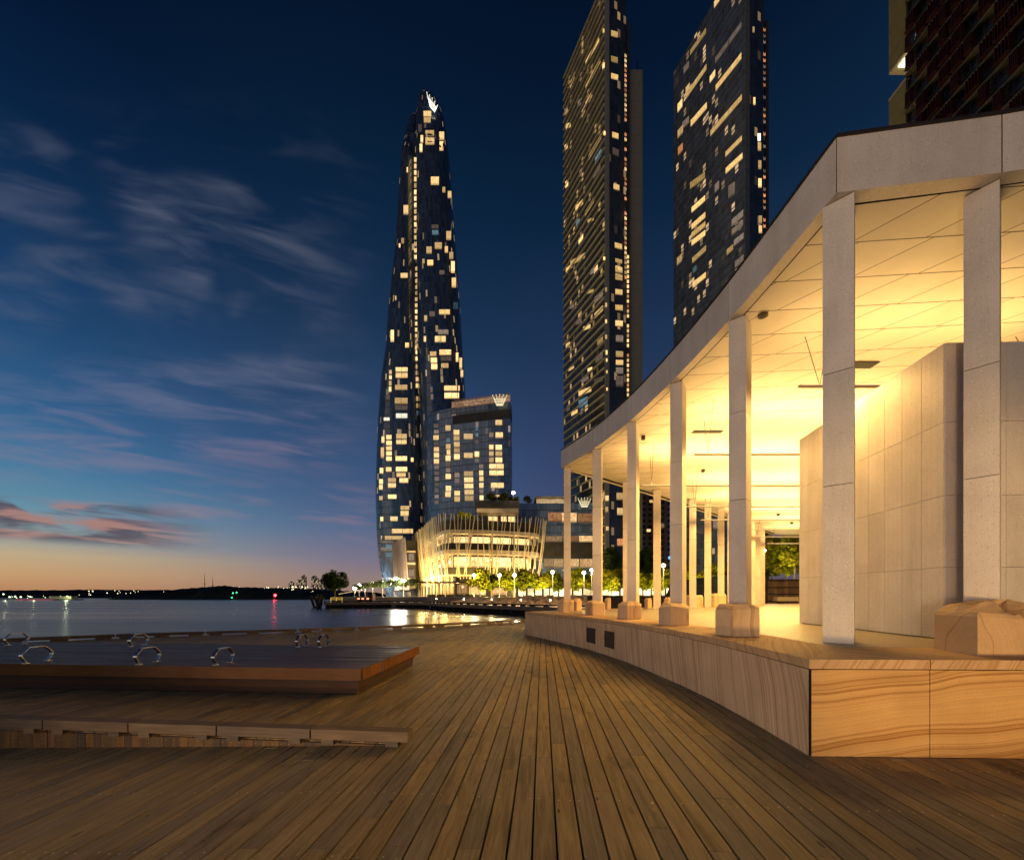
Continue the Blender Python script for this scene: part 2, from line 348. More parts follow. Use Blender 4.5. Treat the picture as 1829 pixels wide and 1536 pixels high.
l_=light('quay_wash','SPOT',(-6.5,-8.5,1.0),(1,.70,.47),4000,shadow_soft_size=.7,target=(3.2,8,3.6)); l_.data.spot_size=rad(62); l_.data.spot_blend=.8
light('quay_lamp_behind','POINT',(2.5,-7,6.0),(1,.74,.44),230,shadow_soft_size=.3)
# ------------------------------------------------------------------ water, land
wb=MB(); wb.box(-3000,3000,-300,5200,-9,-1.3,bottom=False)
tw=NT('harbour_water'); c=tw.coord()
n1=tw.add('TexNoise',None,Vector=tw.mapping(c,sc=(.10,.55,1)),Scale=1.0,Detail=5.0,Roughness=.6).outputs[0]
n2=tw.add('TexNoise',None,Vector=tw.mapping(c,sc=(.012,.09,1)),Scale=1.0,Detail=3.0).outputs[0]
tw.pr(Base_Color=(.022,.030,.040),Roughness=tw.math('ADD',.16,tw.math('MULTIPLY',n2,.22)),IOR=1.33,Normal=tw.bump(n1,.55,.35))
tag(wb.build('water',tw.m),kind='structure')
WH=[(-43,92),(-28.6,95),(-19.7,90),(-11.9,75),(-6,66.5),(-1.2,60.5),(2.7,54.5),(6,50),(12,43.5),(17,38),(22,33),(30,30)]
def offs(line,d):
    out=[]
    for i,p in enumerate(line):
        a=Vector(line[max(i-1,0)]); b=Vector(line[min(i+1,len(line)-1)]); q=(b-a).normalized(); n=Vector((-q.y,q.x))
        if n.y<0 and n.x<0: n=-n
        out.append((p[0]+n.x*d,p[1]+n.y*d))
    return out
IN=offs(WH,7); IN2=offs(WH,15)
lb=MB()
poly=[(-60,150),(-50,112)]+IN2+[(70,30),(420,10),(420,900),(-40,900),(-66,300)]
lb.prism(poly,-2,1.3,bottom=False); tag(lb.build('ground',M['land']),kind='structure')
ty=lambda x,y,z:(x,y,z)
tb=MB()   # stone terraces between wharf and promenade
for k in range(5):
    a=offs(WH,7+k*1.6); b=offs(WH,7+(k+1)*1.6+.3); z=.25*(k+1)
    for i in range(2,len(a)-1):
        tb.hexa([(*a[i],-.3),(*a[i+1],-.3),(*b[i+1],-.3),(*b[i],-.3)],[(*a[i],z),(*a[i+1],z),(*b[i+1],z),(*b[i],z)],R.random())
tag(tb.build('terrace',M['rock']),kind='structure')
rb=MB()
for k in range(300):
    i=R.uniform(3,len(WH)-4.2); j=int(i); f=i-j; dd=R.uniform(7.4,14.6); l=offs(WH,dd)
    x=l[j][0]*(1-f)+l[j+1][0]*f; y=l[j][1]*(1-f)+l[j+1][1]*f; z=.25*(int((dd-7)/1.6)+1)
    s=R.uniform(.3,.9); an=R.uniform(0,3.14); h=R.uniform(.12,.42)
    q=[(x+s*math.cos(an+a)*R.uniform(.6,1),y+s*math.sin(an+a)*R.uniform(.6,1)) for a in (0,1.3,2.7,4,5.2)]
    rb.prism(q,z-.05,z+h,R.random())
tag(rb.build('sandstone_rubble',M['rock']),'broken brown sandstone blocks scattered over the stepped terraces across the cove','rubble',kind='stuff')
# wharf across the cove
wharf=empty('wharf',(WH[2][0],WH[2][1],0),'dark timber wharf on piles across the cove, edged by a low dashed kerb','wharf')
b=MB()
for i in range(len(WH)-1):
    a0,a1,c1,c0=WH[i],WH[i+1],IN[i+1],IN[i]
    b.hexa([(*a0,-.55),(*a1,-.55),(*c1,-.55),(*c0,-.55)],[(*a0,0),(*a1,0),(*c1,0),(*c0,0)],R.random())
b.build('deck_slab',wood('wharf_decking',(.30,.21,.125),(.14,.09,.05),.6,(2,2,2),.2),wharf)
b=MB(); kb=MB(); pb=MB(); fb=MB()
for i in range(len(WH)-1):
    p=Vector((*WH[i],0)); q=Vector((*WH[i+1],0)); L=(q-p).length; d=(q-p)/L; nrm=Vector((-d.y,d.x,0)); nrm=nrm if nrm.y>0 or nrm.x>0 else -nrm
    n=max(1,int(L/2.2))
    for k in range(n):
        s0=p+d*(L*k/n+.05); s1=p+d*(L*(k+1)/n-.05); w=nrm*.25
        kb.hexa([s0+Vector((0,0,.16)),s1+Vector((0,0,.16)),s1+w+Vector((0,0,.16)),s0+w+Vector((0,0,.16))],[s0+Vector((0,0,.36)),s1+Vector((0,0,.36)),s1+w+Vector((0,0,.36)),s0+w+Vector((0,0,.36))])
        for e in (s0+d*.05,s1-d*.4):
            f=e+d*.35
            kb.hexa([e,f,f+w,e+w],[e+Vector((0,0,.16)),f+Vector((0,0,.16)),f+w+Vector((0,0,.16)),e+w+Vector((0,0,.16))])
        m0=p+d*(L*(k+.5)/n)+nrm*.7
        if k%2==0: pb.tube([m0+Vector((0,0,-4)),m0+Vector((0,0,-.56))],.22,8)
    fb.hexa([p+nrm*1.6+Vector((0,0,-3)),q+nrm*1.6+Vector((0,0,-3)),q+nrm*1.9+Vector((0,0,-3)),p+nrm*1.9+Vector((0,0,-3))],[p+nrm*1.6+Vector((0,0,-.56)),q+nrm*1.6+Vector((0,0,-.56)),q+nrm*1.9+Vector((0,0,-.56)),p+nrm*1.9+Vector((0,0,-.56))])
kb.build('kerb',M['darkwood'],wharf); tag(pb.build('pile',M['darkwood'],wharf),kind='stuff'); fb.build('sea_wall',M['black'],wharf)
# dolphin piles at the wharf end
dp=MB()
for k in range(7): dp.tube([(-45.5+R.uniform(-1.6,1.6),93+R.uniform(-2,2),-4),(-45.5+R.uniform(-1.6,1.6),93+R.uniform(-2,2),R.uniform(1.0,1.9))],.28,8)
dp.build('mooring_pile_cluster',M['darkwood'],None); o=bpy.data.objects['mooring_pile_cluster']; tag(o,'cluster of dark mooring piles standing in the water off the wharf end','mooring piles')
# yellow gangway frame
gw=empty('gangway_gate',(-41,93,0),'yellow lit gangway gate frame at the end of the far wharf','gate')
b=MB()
for x in (-42,-40.7,-39.4): b.box(x-.06,x+.06,93.4,93.52,0,1.15)
for z in (.3,.7,1.1): b.box(-42,-39.4,93.38,93.54,z-.05,z+.05)
b.build('rail_frame',glow('yellow_rail_glow',(1,.6,.08),.75),gw); b=MB(); b.box(-42.2,-39.2,94,95.6,0,.12); b.build('landing',M['darkwood'],gw)  # rails emit to stand in for lamp light on the frame
# service vehicle with red lights
sv=empty('service_truck',(-35,97,0),'small service truck with glowing red tail lights parked on the wharf','truck')
b=MB(); b.box(-37,-34.6,96.2,98,.45,1.2); b.box(-34.6,-33.2,96.2,98,.45,1.75); b.build('body',plain('truck_paint',(.12,.05,.04),.4),sv,bevel=.08)
b=MB(); b.box(-34.3,-33.5,96.15,96.2,1.15,1.6); b.build('window',M['black'],sv)
for x in (-36.6,-35.6,-34.4): b=MB(); b.box(x-.25,x+.25,96.12,96.19,.75,.95); b.build('tail_light',glow('tail_light_red',(1,.22,.12),6),sv)
for x in (-36.3,-33.8): b=MB(); b.tube([(x,96.15,.35),(x,96.4,.35)],.35,12); b.build('wheel',M['black'],sv)
# ------------------------------------------------------------------ the timber deck
BX0,BY0,BX1,BY1=-.958,3.717,-5.26,4.142          # front line of the low beams
BM=(BX1-BX0)/(BY1-BY0)
def beam_pt(u):
    k=(u-U0)/F; Y=(BX0-BM*BY0)/(k-BM); return Vector((k*Y,Y,0))
KE=[(-26,4.6),(-20,8.9),(-15.3,12.04),(-13.2,13.5),(-11,14.55),(-8.3,15.7),(-6.4,16.7),(-3.6,18.6),(-.87,20.9),(.8,22.6),(3,25.4),(5,29)]
def inv(p): return (p[0]*CT-p[1]*ST, p[0]*ST+p[1]*CT)
KEd=[inv(p) for p in KE]
def tend(s):
    for (a,b),(c,d) in zip(KEd,KEd[1:]):
        if a<=s<=c: return b+(d-b)*(s-a)/(c-a)
    return 4 if s<KEd[0][0] else 26
Bd0,Bd1=inv((BX0,BY0)),inv((BX1,BY1))
def tbeam(s): return Bd0[1]+(Bd1[1]-Bd0[1])*(s-Bd0[0])/(Bd1[0]-Bd0[0])+.11
def zramp(s): return min(0.0,.0426*(s-Bd0[0]))
db=MB(); sc=MB(); PW,GAP=.138,.0125
s=-26.0
row=0
while s<9:
    s0,s1=s+GAP/2,s+PW-GAP/2; sm=s+PW/2; te=tend(sm)
    breaks=[]; t=-2.6+R.random()*.7
    while t<te:
        breaks.append(t); t+=R.choice([1.4,2.1,2.8,3.5,4.2]) 
    breaks.append(te)
    ramp = sm<Bd0[0]-.02
    for a,bk in zip(breaks,breaks[1:]):
        if bk-a<.05: continue
        cuts=[(a,bk)]
        if ramp:
            tb_=tbeam(sm); cuts=[]
            if a<tb_: cuts.append((a,min(bk,tb_-.004)))
            if bk>tb_: cuts.append((max(a,tb_),bk))
        rv=R.random() if R.random()>.06 else R.random()*.1-.25
        dz=R.uniform(-.0022,.0022)
        for (p,q) in cuts:
            if q-p<.01: continue
            za=zb=0.0
            if ramp and q<=tbeam(sm): za,zb=zramp(s0),zramp(s1)
            P=[D(s0,p+.002),D(s1,p+.002),D(s1,q-.002),D(s0,q-.002)]
            T=[v+Vector((0,0,z+dz)) for v,z in zip(P,(za,zb,zb,za))]
            # object-space grain follows the plank because the whole deck is turned as one object below
            Bm=[v-Vector((0,0,.045)) for v in T]
            db.hexa(Bm,T,rv,0,False)
            if q<9:
                tt=math.ceil((p+.05)/.7)*.7
                while tt<q-.05:
                    for ds in (.03,PW-.03):
                        if R.random()<.75:
                            zz=zramp(s+ds) if (ramp and q<=tbeam(sm)) else 0.0
                            c0=D(s+ds,tt+R.uniform(-.012,.012),zz+dz+.0012); r=.007
                            sc.face([c0+Vector((r*math.cos(k*1.0472),r*math.sin(k*1.0472),0)) for k in range(6)])
                    tt+=.7
    s+=PW; row+=1
# build the deck in its own turned frame so that the grain runs along the planks
def unturn(mb):
    for v in mb.v: v.x,v.y=v.x*CT-v.y*ST, v.x*ST+v.y*CT
unturn(db); unturn(sc)
dk=db.build('deck',M['deck'],merge=False); dk.rotation_euler.z=-TH; tag(dk,kind='structure')
so=sc.build('deck_screw_heads',plain('brass_screw',(.75,.55,.25),.3,1.0,.1),merge=False); so.rotation_euler.z=-TH; tag(so,kind='structure')
b=MB(); b.face([(-27,-3,-.5),(12,-3,-.5),(6,30,-.5),(3,25.2,-.5),(-.9,20.7,-.5),(-8.3,15.5,-.5),(-15.3,11.8,-.5),(-27,3.8,-.5)]); tag(b.build('deck_underside',M['black']),kind='structure')
b=MB()
for (p,q) in zip(KE,KE[1:]): b.hexa([(*p,-.5),(*q,-.5),(q[0]+.05,q[1]-.08,-.5),(p[0]+.05,p[1]-.08,-.5)],[(*p,-.02),(*q,-.02),(q[0]+.05,q[1]-.08,-.02),(p[0]+.05,p[1]-.08,-.02)])
tag(b.build('deck_edge_fascia',M['darkwood']),kind='structure')
# riser under the beams, of short upright boards
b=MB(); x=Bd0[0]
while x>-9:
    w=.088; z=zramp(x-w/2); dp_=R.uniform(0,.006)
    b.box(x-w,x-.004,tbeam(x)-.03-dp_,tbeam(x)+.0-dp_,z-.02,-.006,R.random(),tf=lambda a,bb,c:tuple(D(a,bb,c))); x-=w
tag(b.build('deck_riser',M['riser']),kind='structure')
sc2=MB(); x=Bd0[0]-.6
while x>-7:
    for zz in (-.035,-.075,-.12):
        if zz>zramp(x)+.015:
            c0=D(x+R.uniform(-.01,.01),tbeam(x)-.0375,zz); r=.004
            sc2.face([c0+Vector((r*math.cos(k*1.0472),0,r*math.sin(k*1.0472))) for k in range(6)])
    x-=.088
if sc2.f: tag(sc2.build('riser_screw_heads',bpy.data.materials['brass_screw'],merge=False),kind='structure')
# low beams (wheel stops) on small feet
ang=math.atan2(BY1-BY0,BX1-BX0)
us=[-330,-115,76,229,387,555,731]
names=['first of the row, cut by the photo edge','second of the row, beside the photo edge','third of the row, over the tall riser','middle of the row, in front of the timber platform','fourth along, one before the row ends','last of the row, its end free']
dirv=Vector((BX0-BX1,BY0-BY1,0)).normalized(); nb=Vector((-dirv.y,dirv.x,0))
for k,(ua,ub) in enumerate(zip(us,us[1:])):
    pa,pb_=beam_pt(ua),beam_pt(ub); L=(pb_-pa).length-.012; e=empty('deck_beam',pa,'low weathered timber beam on feet, '+names[k],'timber beam','low timber beams along the deck ramp')
    e.rotation_euler.z=math.atan2(dirv.y,dirv.x)
    b=MB(); b.box(0,L,0,.135,.05,.147,R.random())
    o=b.build('beam',M['beam'],None,bevel=.006); o.parent=e
    for c0 in (.10,L-.22):
        b=MB(); b.box(c0,c0+.12,.006,.13,0.002,.05,R.random()); o=b.build('foot',M['beam'],None); o.parent=e
# edge kerb of the deck : beams on blocks
KI=[Vector((*p,0)) for p in KE]; segs=[]
for a,c in zip(KI[1:],KI[2:]):
    n=max(1,round((c-a).length/2.9))
    for k in range(n): segs.append((a+(c-a)*(k/n),a+(c-a)*((k+1)/n)))
segs=segs[:9]
ord_=['at the left photo edge','next to the left edge one','behind the left armrests','behind the single far armrest','left of the middle of the platform','behind the middle of the platform','behind the paired far armrests','before the ladder','at the ladder rails','left of the sandstone plinth','touching the plinth corner','']
for k,(a,c) in enumerate(segs):
    e=empty('edge_kerb',a,'dark timber kerb beam on the deck water edge, '+ord_[k],'kerb','kerb beams along the deck water edge')
    d=(c-a); L=d.length-.06; e.rotation_euler.z=math.atan2(d.y,d.x)
    b=MB(); b.box(0,L,-.14,0,.05,.145,R.random()); o=b.build('beam',M['beam'],None,bevel=.006); o.parent=e
    for c0 in (.08,L/2-.2,L-.45):
        b=MB(); b.box(c0,c0+.38,-.13,-.01,.001,.05,R.random()); o=b.build('block',M['beam'],None); o.parent=e
for a,c in segs[9:]: pass
# ladder rails
lad=empty('swim_ladder',(-3.6,18.45,0),'pair of looped steel ladder rails at the deck water edge','ladder')
for dx in (0.0,.44):
    p=Vector((-3.95+dx,18.35+dx*.7,0)); b=MB(); pts=[p+Vector((0,-.0,0)),p+Vector((0,0,.34))]
    for k in range(9):
        a=math.pi*k/8; pts.append(p+Vector((.065-.065*math.cos(a),.03,.34+.065*math.sin(a))))
    pts.append(p+Vector((.13,.06,-.9))); b.tube(pts,.012,8); b.build('rail',plain('dark_steel_rail',(.10,.085,.07),.35,.9),lad,smooth=True)
for z in (-.3,-.6): b=MB(); b.box(-3.82,-3.36,18.4,18.46,z,z+.03); b.build('rung',M['steel'],lad)
# deck uplight near plinth end
e=empty('deck_light',G(922,1111.5),'small glowing light set in the deck beside the far plinth corner','light'); b=MB(); q=e.location
b.tube([q+Vector((0,0,.0)),q+Vector((0,0,.03))],.06,12); b.build('housing',M['dmetal'],e); b=MB(); b.ball(q+Vector((0,0,.05)),.045); b.build('lens',M['lamp'],e)
# ------------------------------------------------------------------ raised platform
pl=empty('timber_platform',D(-2.6,5.5),'large raised dark timber platform with orange hardwood edge boards on the deck','platform')
tfD=lambda a,bb,c:tuple(D(a,bb,c))
S1,T0,T1,ZT,ZB=-2.526,5.446,8.11,.388,.226
b=MB(); n=20; w=(T1-T0-.04)/n; zz=0
for k in range(n):
    t0=T0+.035+k*w; x=S1-.0
    while x>-13.5:
        L=R.choice([2.4,3,3.6,4.2]); dz=R.uniform(-.003,.001)
        b.box(x-L+.003,x-(.0 if x==S1 else .0),t0+.006,t0+w-.006,ZT-.06,ZT+dz,R.random(),tf=tfD); x-=L
o=b.build('top_boards',M['ptop'],pl,merge=False)
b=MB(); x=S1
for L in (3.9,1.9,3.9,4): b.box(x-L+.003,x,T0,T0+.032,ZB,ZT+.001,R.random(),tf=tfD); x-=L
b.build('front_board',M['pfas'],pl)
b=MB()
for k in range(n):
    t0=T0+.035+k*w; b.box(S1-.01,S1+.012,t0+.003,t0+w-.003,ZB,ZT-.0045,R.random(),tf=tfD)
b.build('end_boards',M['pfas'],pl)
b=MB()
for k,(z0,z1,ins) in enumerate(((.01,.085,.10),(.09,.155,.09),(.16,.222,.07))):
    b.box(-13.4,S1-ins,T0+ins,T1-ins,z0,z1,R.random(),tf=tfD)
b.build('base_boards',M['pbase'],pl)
# armrest loops
prof=[(.03,0),(-.032,.098),(-.036,.125),(-.022,.15),(.045,.222),(.075,.235),(.235,.235),(.265,.222),(.332,.15),(.346,.125),(.342,.098),(.28,0)]
def catmull(line,n=3):
    out=[]; P=[Vector(p) for p in line]
    for i in range(len(P)-1):
        p0=P[max(i-1,0)]; q1=P[i]; q2=P[i+1]; p3=P[min(i+2,len(P)-1)]
        for k in range(n):
            t=k/n; out.append(tuple(.5*((2*q1)+(q2-p0)*t+(2*p0-5*q1+4*q2-p3)*t*t+(3*q1-p0-3*q2+p3)*t**3)))
    return out+[tuple(P[-1])]
prof=catmull(prof)
def loop_mesh():
    b=MB(); n=len(prof); th=.0045
    outer=[];inner=[]
    for i,(d,h) in enumerate(prof):
        a=Vector(prof[max(i-1,0)]); c=Vector(prof[min(i+1,n-1)]); q=(c-a).normalized(); nn=Vector((-q.y,q.x))
        outer.append((d+nn.x*th,h+nn.y*th)); inner.append((d-nn.x*th,h-nn.y*th))
    for i in range(n-1):
        for x in (-.027,.027):
            b.face([(x,*outer[i]),(x,*outer[i+1]),(x,*inner[i+1]),(x,*inner[i])])
        b.face([(-.027,*outer[i]),(.027,*outer[i]),(.027,*outer[i+1]),(-.027,*outer[i+1])]); b.face([(-.027,*inner[i]),(-.027,*inner[i+1]),(.027,*inner[i+1]),(.027,*inner[i])])
    return b
arm=[(-4.35,5.90,'nearest the platform corner, in the front row'),(-5.54,5.96,'middle one of the front row'),(-7.34,6.06,'third of the front row from the platform corner'),(-8.35,6.12,'at the left photo edge, in the front row'),(-4.27,8.02,'left of the close pair on the far platform edge'),(-3.82,8.0,'right of the close pair, nearest the far platform corner'),(-7.68,8.12,'standing alone on the far platform edge'),(-10.4,8.3,'on the far edge near the left photo edge')]
proto=None
for k,(x,y,tx) in enumerate(arm):
    if proto is None:
        e=empty('armrest',(0,0,0),'x','armrest'); proto=e
        bm_=loop_mesh(); o=bm_.build('loop',M['steel'],e,smooth=False)
        for d in (.02,.29):
            b=MB(); b.box(-.04,.04,d-.03,d+.03,.0005,.008); b.build('foot_plate',M['steel'],e)
    else: e=copy_tree(proto)
    e.location=(x,y,ZT+.001); e.rotation_euler.z=-TH
    tag(e,'looped steel armrest on the platform, '+tx,'armrest','steel armrests on the timber platform')
# ------------------------------------------------------------------ the pavilion
FZ,CEIL,RTOP=.85,6.02,6.65
PLT=[(.48,14.74),(.97,13.53),(1.525,12.04),(1.99,10.68),(2.26,9.55),(2.45,8.5),(2.57,7.4),(2.66,6.4),(2.70,5.43),(2.67,4.5),(2.605,3.528)]
PRT=[(3.633,3.50),(4.43,3.49),(6.2,3.30),(8.2,2.95),(10.5,2.4)]
PBK=[(34,2.4),(34,33),(20,31.5),(14.8,27.2),(10.6,23.6),(6.4,20.0),(2.6,16.6)]
pav=empty('pavilion',(3,6,0),'open colonnaded pavilion of pale terrazzo with glowing ceiling on a banded sandstone plinth','pavilion')
# plinth : facing panels below, coping above
def strip(mb,line,z0,z1,out=0.0,a=None,d0=0.0):
    d=d0
    for p,q in zip(line,line[1:]):
        L=(Vector(q)-Vector(p)).length
        mb.face([(p[0],p[1],z0),(q[0],q[1],z0),(q[0],q[1],z1),(p[0],p[1],z1)],[(d,z0),(d+L,z0),(d+L,z1),(d,z1)],a if a is not None else 0); d+=L
    return d
CAPZ=.768
def inset(line,d):
    out=[]
    for i,p in enumerate(line):
        a=Vector(line[max(i-1,0)]); c=Vector(line[min(i+1,len(line)-1)]); q=(c-a).normalized(); out.append((p[0]-q.y*d,p[1]+q.x*d))
    return out
core=PLT+PRT+PBK
b=MB(); b.prism([(p[0],p[1]) for p in inset(core+[core[0]],.03)[:-1]],-.3,CAPZ-.01,bottom=False); b.build('plinth_core',M['black'],pav)
b=MB(); strip(b,PLT[:-1]+[(PLT[-1][0],PLT[-1][1]+.012)],0.004,CAPZ-.008,a=.1); b.build('plinth_side_facing',M['ss_left'],pav)
b=MB(); rr_=[(2.612,3.528)]+PRT
def lerp(p,q,t): return (p[0]+(q[0]-p[0])*t,p[1]+(q[1]-p[1])*t)
xs=[2.618,3.628,4.64,5.66,6.7,7.8]
def yat(x):
    l=[(2.605,3.528)]+PRT
    for p,q in zip(l,l[1:]):
        if p[0]<=x<=q[0]: return p[1]+(q[1]-p[1])*(x-p[0])/(q[0]-p[0])
    return 3
for k,(xa,xb) in enumerate(zip(xs,xs[1:])):
    strip(b,[(xa+.003,yat(xa)),(xb-.003,yat(xb))],0.004,CAPZ-.008,a=0,d0=xa-2.6)
b.build('plinth_front_facing',M['ss_right'],pav)
# coping ring, .9 m wide, a hair proud
b=MB(); PLo=inset(PLT,-.006); PLi=inset(PLT,.92); PRo=inset([PLT[-1]]+PRT,-.006); PRi=inset([PLT[-1]]+PRT,.88)
corner_o=(2.598,3.521); corner_i=(3.52,4.40)
lo=PLo[:-1]+[corner_o]; li=PLi[:-2]+[(3.60,5.4),corner_i]
li=li[:len(lo)-1]+[corner_i] if len(li)!=len(lo) else li
d=0
def ring(lo,li,seam):
    d=0
    for i in range(len(lo)-1):
        L=(Vector(lo[i+1])-Vector(lo[i])).length
        b.face([(*lo[i],FZ),(*lo[i+1],FZ),(*li[i+1],FZ),(*li[i],FZ)],[(d,0),(d+L,0),(d+L,.9),(d,.9)],.02*(i//3))
        b.face([(*lo[i],CAPZ),(*lo[i+1],CAPZ),(*lo[i+1],FZ),(*lo[i],FZ)],[(d,-.08),(d+L,-.08),(d+L,0),(d,0)],.02*(i//3)); 
        b.face([(*lo[i],CAPZ),(*li[i],CAPZ),(*li[i+1],CAPZ),(*lo[i+1],CAPZ)]); d+=L
ring(lo,li,0)
ro=[corner_o]+[(x,yat(x)-.006) for x in xs[1:]]; ri=[corner_i]+[(x,yat(x)+.88) for x in xs[1:]]
for i in range(len(ro)-1):
    ga=.0 if i==0 else .003
    A,B_,Ci,Di=(ro[i][0]+ga,ro[i][1]),(ro[i+1][0]-.003,ro[i+1][1]),(ri[i+1][0]-.003,ri[i+1][1]),(ri[i][0]+ga,ri[i][1])
    d=A[0]; L=B_[0]-A[0]
    b.face([(*A,FZ),(*B_,FZ),(*Ci,FZ),(*Di,FZ)],[(d,0),(d+L,0),(d+L,.9),(d,.9)],.03+i*.05)
    b.face([(*A,CAPZ),(*B_,CAPZ),(*B_,FZ),(*A,FZ)],[(d,.08),(d+L,.08),(d+L,0),(d,0)],.03+i*.05)
# back coping
bo=[(.48,14.74),(2.6,16.6),(6.4,20.0),(10.6,23.6),(14.8,27.2),(20,31.5)]; bi=[(p[0]+.6,p[1]-.75) for p in bo]; bi[0]=li[0]
for i in range(len(bo)-1): b.face([(*bo[i],FZ),(*bi[i],FZ),(*bi[i+1],FZ),(*bo[i+1],FZ)],[(i*5,0),(i*5,.9),(i*5+5,.9),(i*5+5,0)])
b.build('plinth_coping',M['ss_cap'],pav)
b=MB(); fl=[(p[0],p[1]) for p in li]+[(p[0],p[1]) for p in ri[1:]]+[(34,3.5),(34,33),(20,30.7)]+list(reversed(bi[1:-1]))
b.face([(*p,FZ+.001) for p in fl],[(p[0],p[1]) for p in fl]); b.build('floor',M['floor'],pav)
# two louvre hatches in the side of the plinth
def side_pt(u):
    k=(u-U0)/F
    for p,q in zip(PLT,PLT[1:]):
        a,c=p[0]-k*p[1],q[0]-k*q[1]
        if a*c<=0:
            t=a/(a-c); return Vector((p[0]+(q[0]-p[0])*t,p[1]+(q[1]-p[1])*t,0))
for ua,ub in ((1048.2,1063.7),(1080.4,1097.2)):
    p,q=side_pt(ua),side_pt(ub); dd=(q-p).normalized(); nn=Vector((dd.y,-dd.x,0))*-1
    nn=Vector((-abs(nn.x),nn.y if nn.x<0 else -nn.y,0)).normalized()
    z0,z1=.20,.585
    def fr(mb,s0,s1,za,zb,o0,o1): mb.hexa([p+dd*s0+nn*o0+Vector((0,0,za)),p+dd*s1+nn*o0+Vector((0,0,za)),p+dd*s1+nn*o1+Vector((0,0,za)),p+dd*s0+nn*o1+Vector((0,0,za))],[p+dd*s0+nn*o0+Vector((0,0,zb)),p+dd*s1+nn*o0+Vector((0,0,zb)),p+dd*s1+nn*o1+Vector((0,0,zb)),p+dd*s0+nn*o1+Vector((0,0,zb))])
    L=(q-p).length; b=MB(); fr(b,0,L,z0,z1,-.02,.004)
    h=b.build('louvre_hatch',M['grille'],pav); b=MB()
    fr(b,0,.018,z0,z1,.004,.014); fr(b,L-.018,L,z0,z1,.004,.014); fr(b,.018,L-.018,z0,z0+.018,.004,.014); fr(b,.018,L-.018,z1-.018,z1,.004,.014)
    z=z0+.035
    while z<z1-.03: fr(b,.02,L-.02,z,z+.008,.004,.009); z+=.028
    b.build('louvre_blades',M['dmetal'],h)
# roof
RL=[(1.77,14.56),(2.536,12.69),(3.075,10.757),(3.425,8.745),(3.63,6.76),(3.716,4.617)]
def smooth(line,n=6):
    out=[]
    P=[Vector(p) for p in line]
    for i in range(len(P)-1):
        p0=P[max(i-1,0)]; p1=P[i]; p2=P[i+1]; p3=P[min(i+2,len(P)-1)]
        for k in range(n):
            t=k/n; out.append(tuple(.5*((2*p1)+(p2-p0)*t+(2*p0-5*p1+4*p2-p3)*t*t+(3*p1-p0-3*p2+p3)*t**3)))
    out.append(tuple(P[-1])); return out
RLs=smooth(RL)
RR=[(3.716,4.617),(5.344,4.397),(7.3,4.05),(9.4,3.45),(12,2.6)]
RB=[(34,2.6),(34,32),(19.5,30.2),(14.4,25.6),(10.3,22.0),(6.2,18.35),(3.6,16.15)]
b=MB(); rr=0
lines=[RL[i:i+2] for i in range(5)]
for i in range(5):
    seg=RLs[i*6:i*6+7]; seg=[seg[0]]+seg[1:-1]+[lerp(seg[-2],seg[-1],.985)]
    strip(b,seg,CEIL,RTOP,a=R.random())
for p,q in zip(RR,RR[1:]): strip(b,[lerp(p,q,.003),lerp(p,q,.997)],CEIL,RTOP,a=R.random())
allr=RLs+RR[1:]+RB
strip(b,RB+[RLs[0]],CEIL,RTOP,a=.5)
# soffit return, 16 cm
ins=inset(RLs,.16); ins[-1]=(3.90,4.76); ir=[(3.90,4.76)]+[(p[0],p[1]+.16) for p in RR[1:]]
for A,B_ in ((RLs,ins),(RR,ir)):
    for i in range(len(A)-1): b.face([(*A[i],CEIL),(*B_[i],CEIL),(*B_[i+1],CEIL),(*A[i+1],CEIL)],None,.5)
roof=b.build('roof_fascia',M['terr'],pav)
b=MB(); back=inset(allr+[allr[0]],.02)[:-1]; b.prism(back,CEIL+.3,RTOP-.01,bottom=False); b.build('roof_slab',M['dmetal'],pav)
cap=inset(allr+[allr[0]],-.018)[:-1]; b=MB(); b.prism(cap,RTOP+.002,RTOP+.034); b.build('roof_capping',M['dmetal'],pav)
tc=NT('ceiling_panels'); c=tc.coord(); sp=tc.add('SeparateXYZ',None,Vector=c)
ya=tc.math('DIVIDE',tc.math('ADD',sp.outputs[1],tc.math('MULTIPLY',sp.outputs[0],.08)),.62)
stag=tc.math('MULTIPLY',tc.math('MODULO',tc.math('FLOOR',ya),2.0),.12)
xb=tc.math('ADD',tc.math('DIVIDE',tc.math('ADD',tc.math('MULTIPLY',sp.outputs[0],.78),tc.math('MULTIPLY',sp.outputs[1],.62)),.66),stag)
ja=tc.math('LESS_THAN',tc.math('FRACT',ya),.026); jb=tc.math('LESS_THAN',tc.math('FRACT',xb),.021)
cell=tc.add('CombineXYZ',None,X=tc.math('FLOOR',xb),Y=tc.math('FLOOR',ya)).outputs[0]
wn_=tc.add('TexWhiteNoise',None,Vector=cell).outputs['Value']; nz_=tc.add('TexNoise',None,Vector=c,Scale=1.3,Detail=5.0).outputs[0]
pc=tc.mix(wn_,(.66,.61,.53),(.60,.555,.48)); pc=tc.mix(.35,pc,tc.ramp(nz_,[(.35,(.72,.70,.66)),(.65,(1,1,1))]),'MULTIPLY')
tc.pr(Base_Color=tc.mix(tc.math('MAXIMUM',ja,jb),pc,(.05,.04,.03)),Roughness=.55)
b=MB(); cl=inset(RLs,.185); cl[-1]=(3.935,4.79); cr=[(p[0],p[1]+.185) for p in RR[1:]]
bk=[(34,3.4),(34,31.5),(19.6,29.9),(14.5,25.3),(10.4,21.7),(6.3,18.05),(3.75,15.9)]
cp=cl+cr+bk; b.face([(*p,CEIL+.006) for p in reversed(cp)]); ceil=b.build('ceiling',tc.m,pav,merge=False)
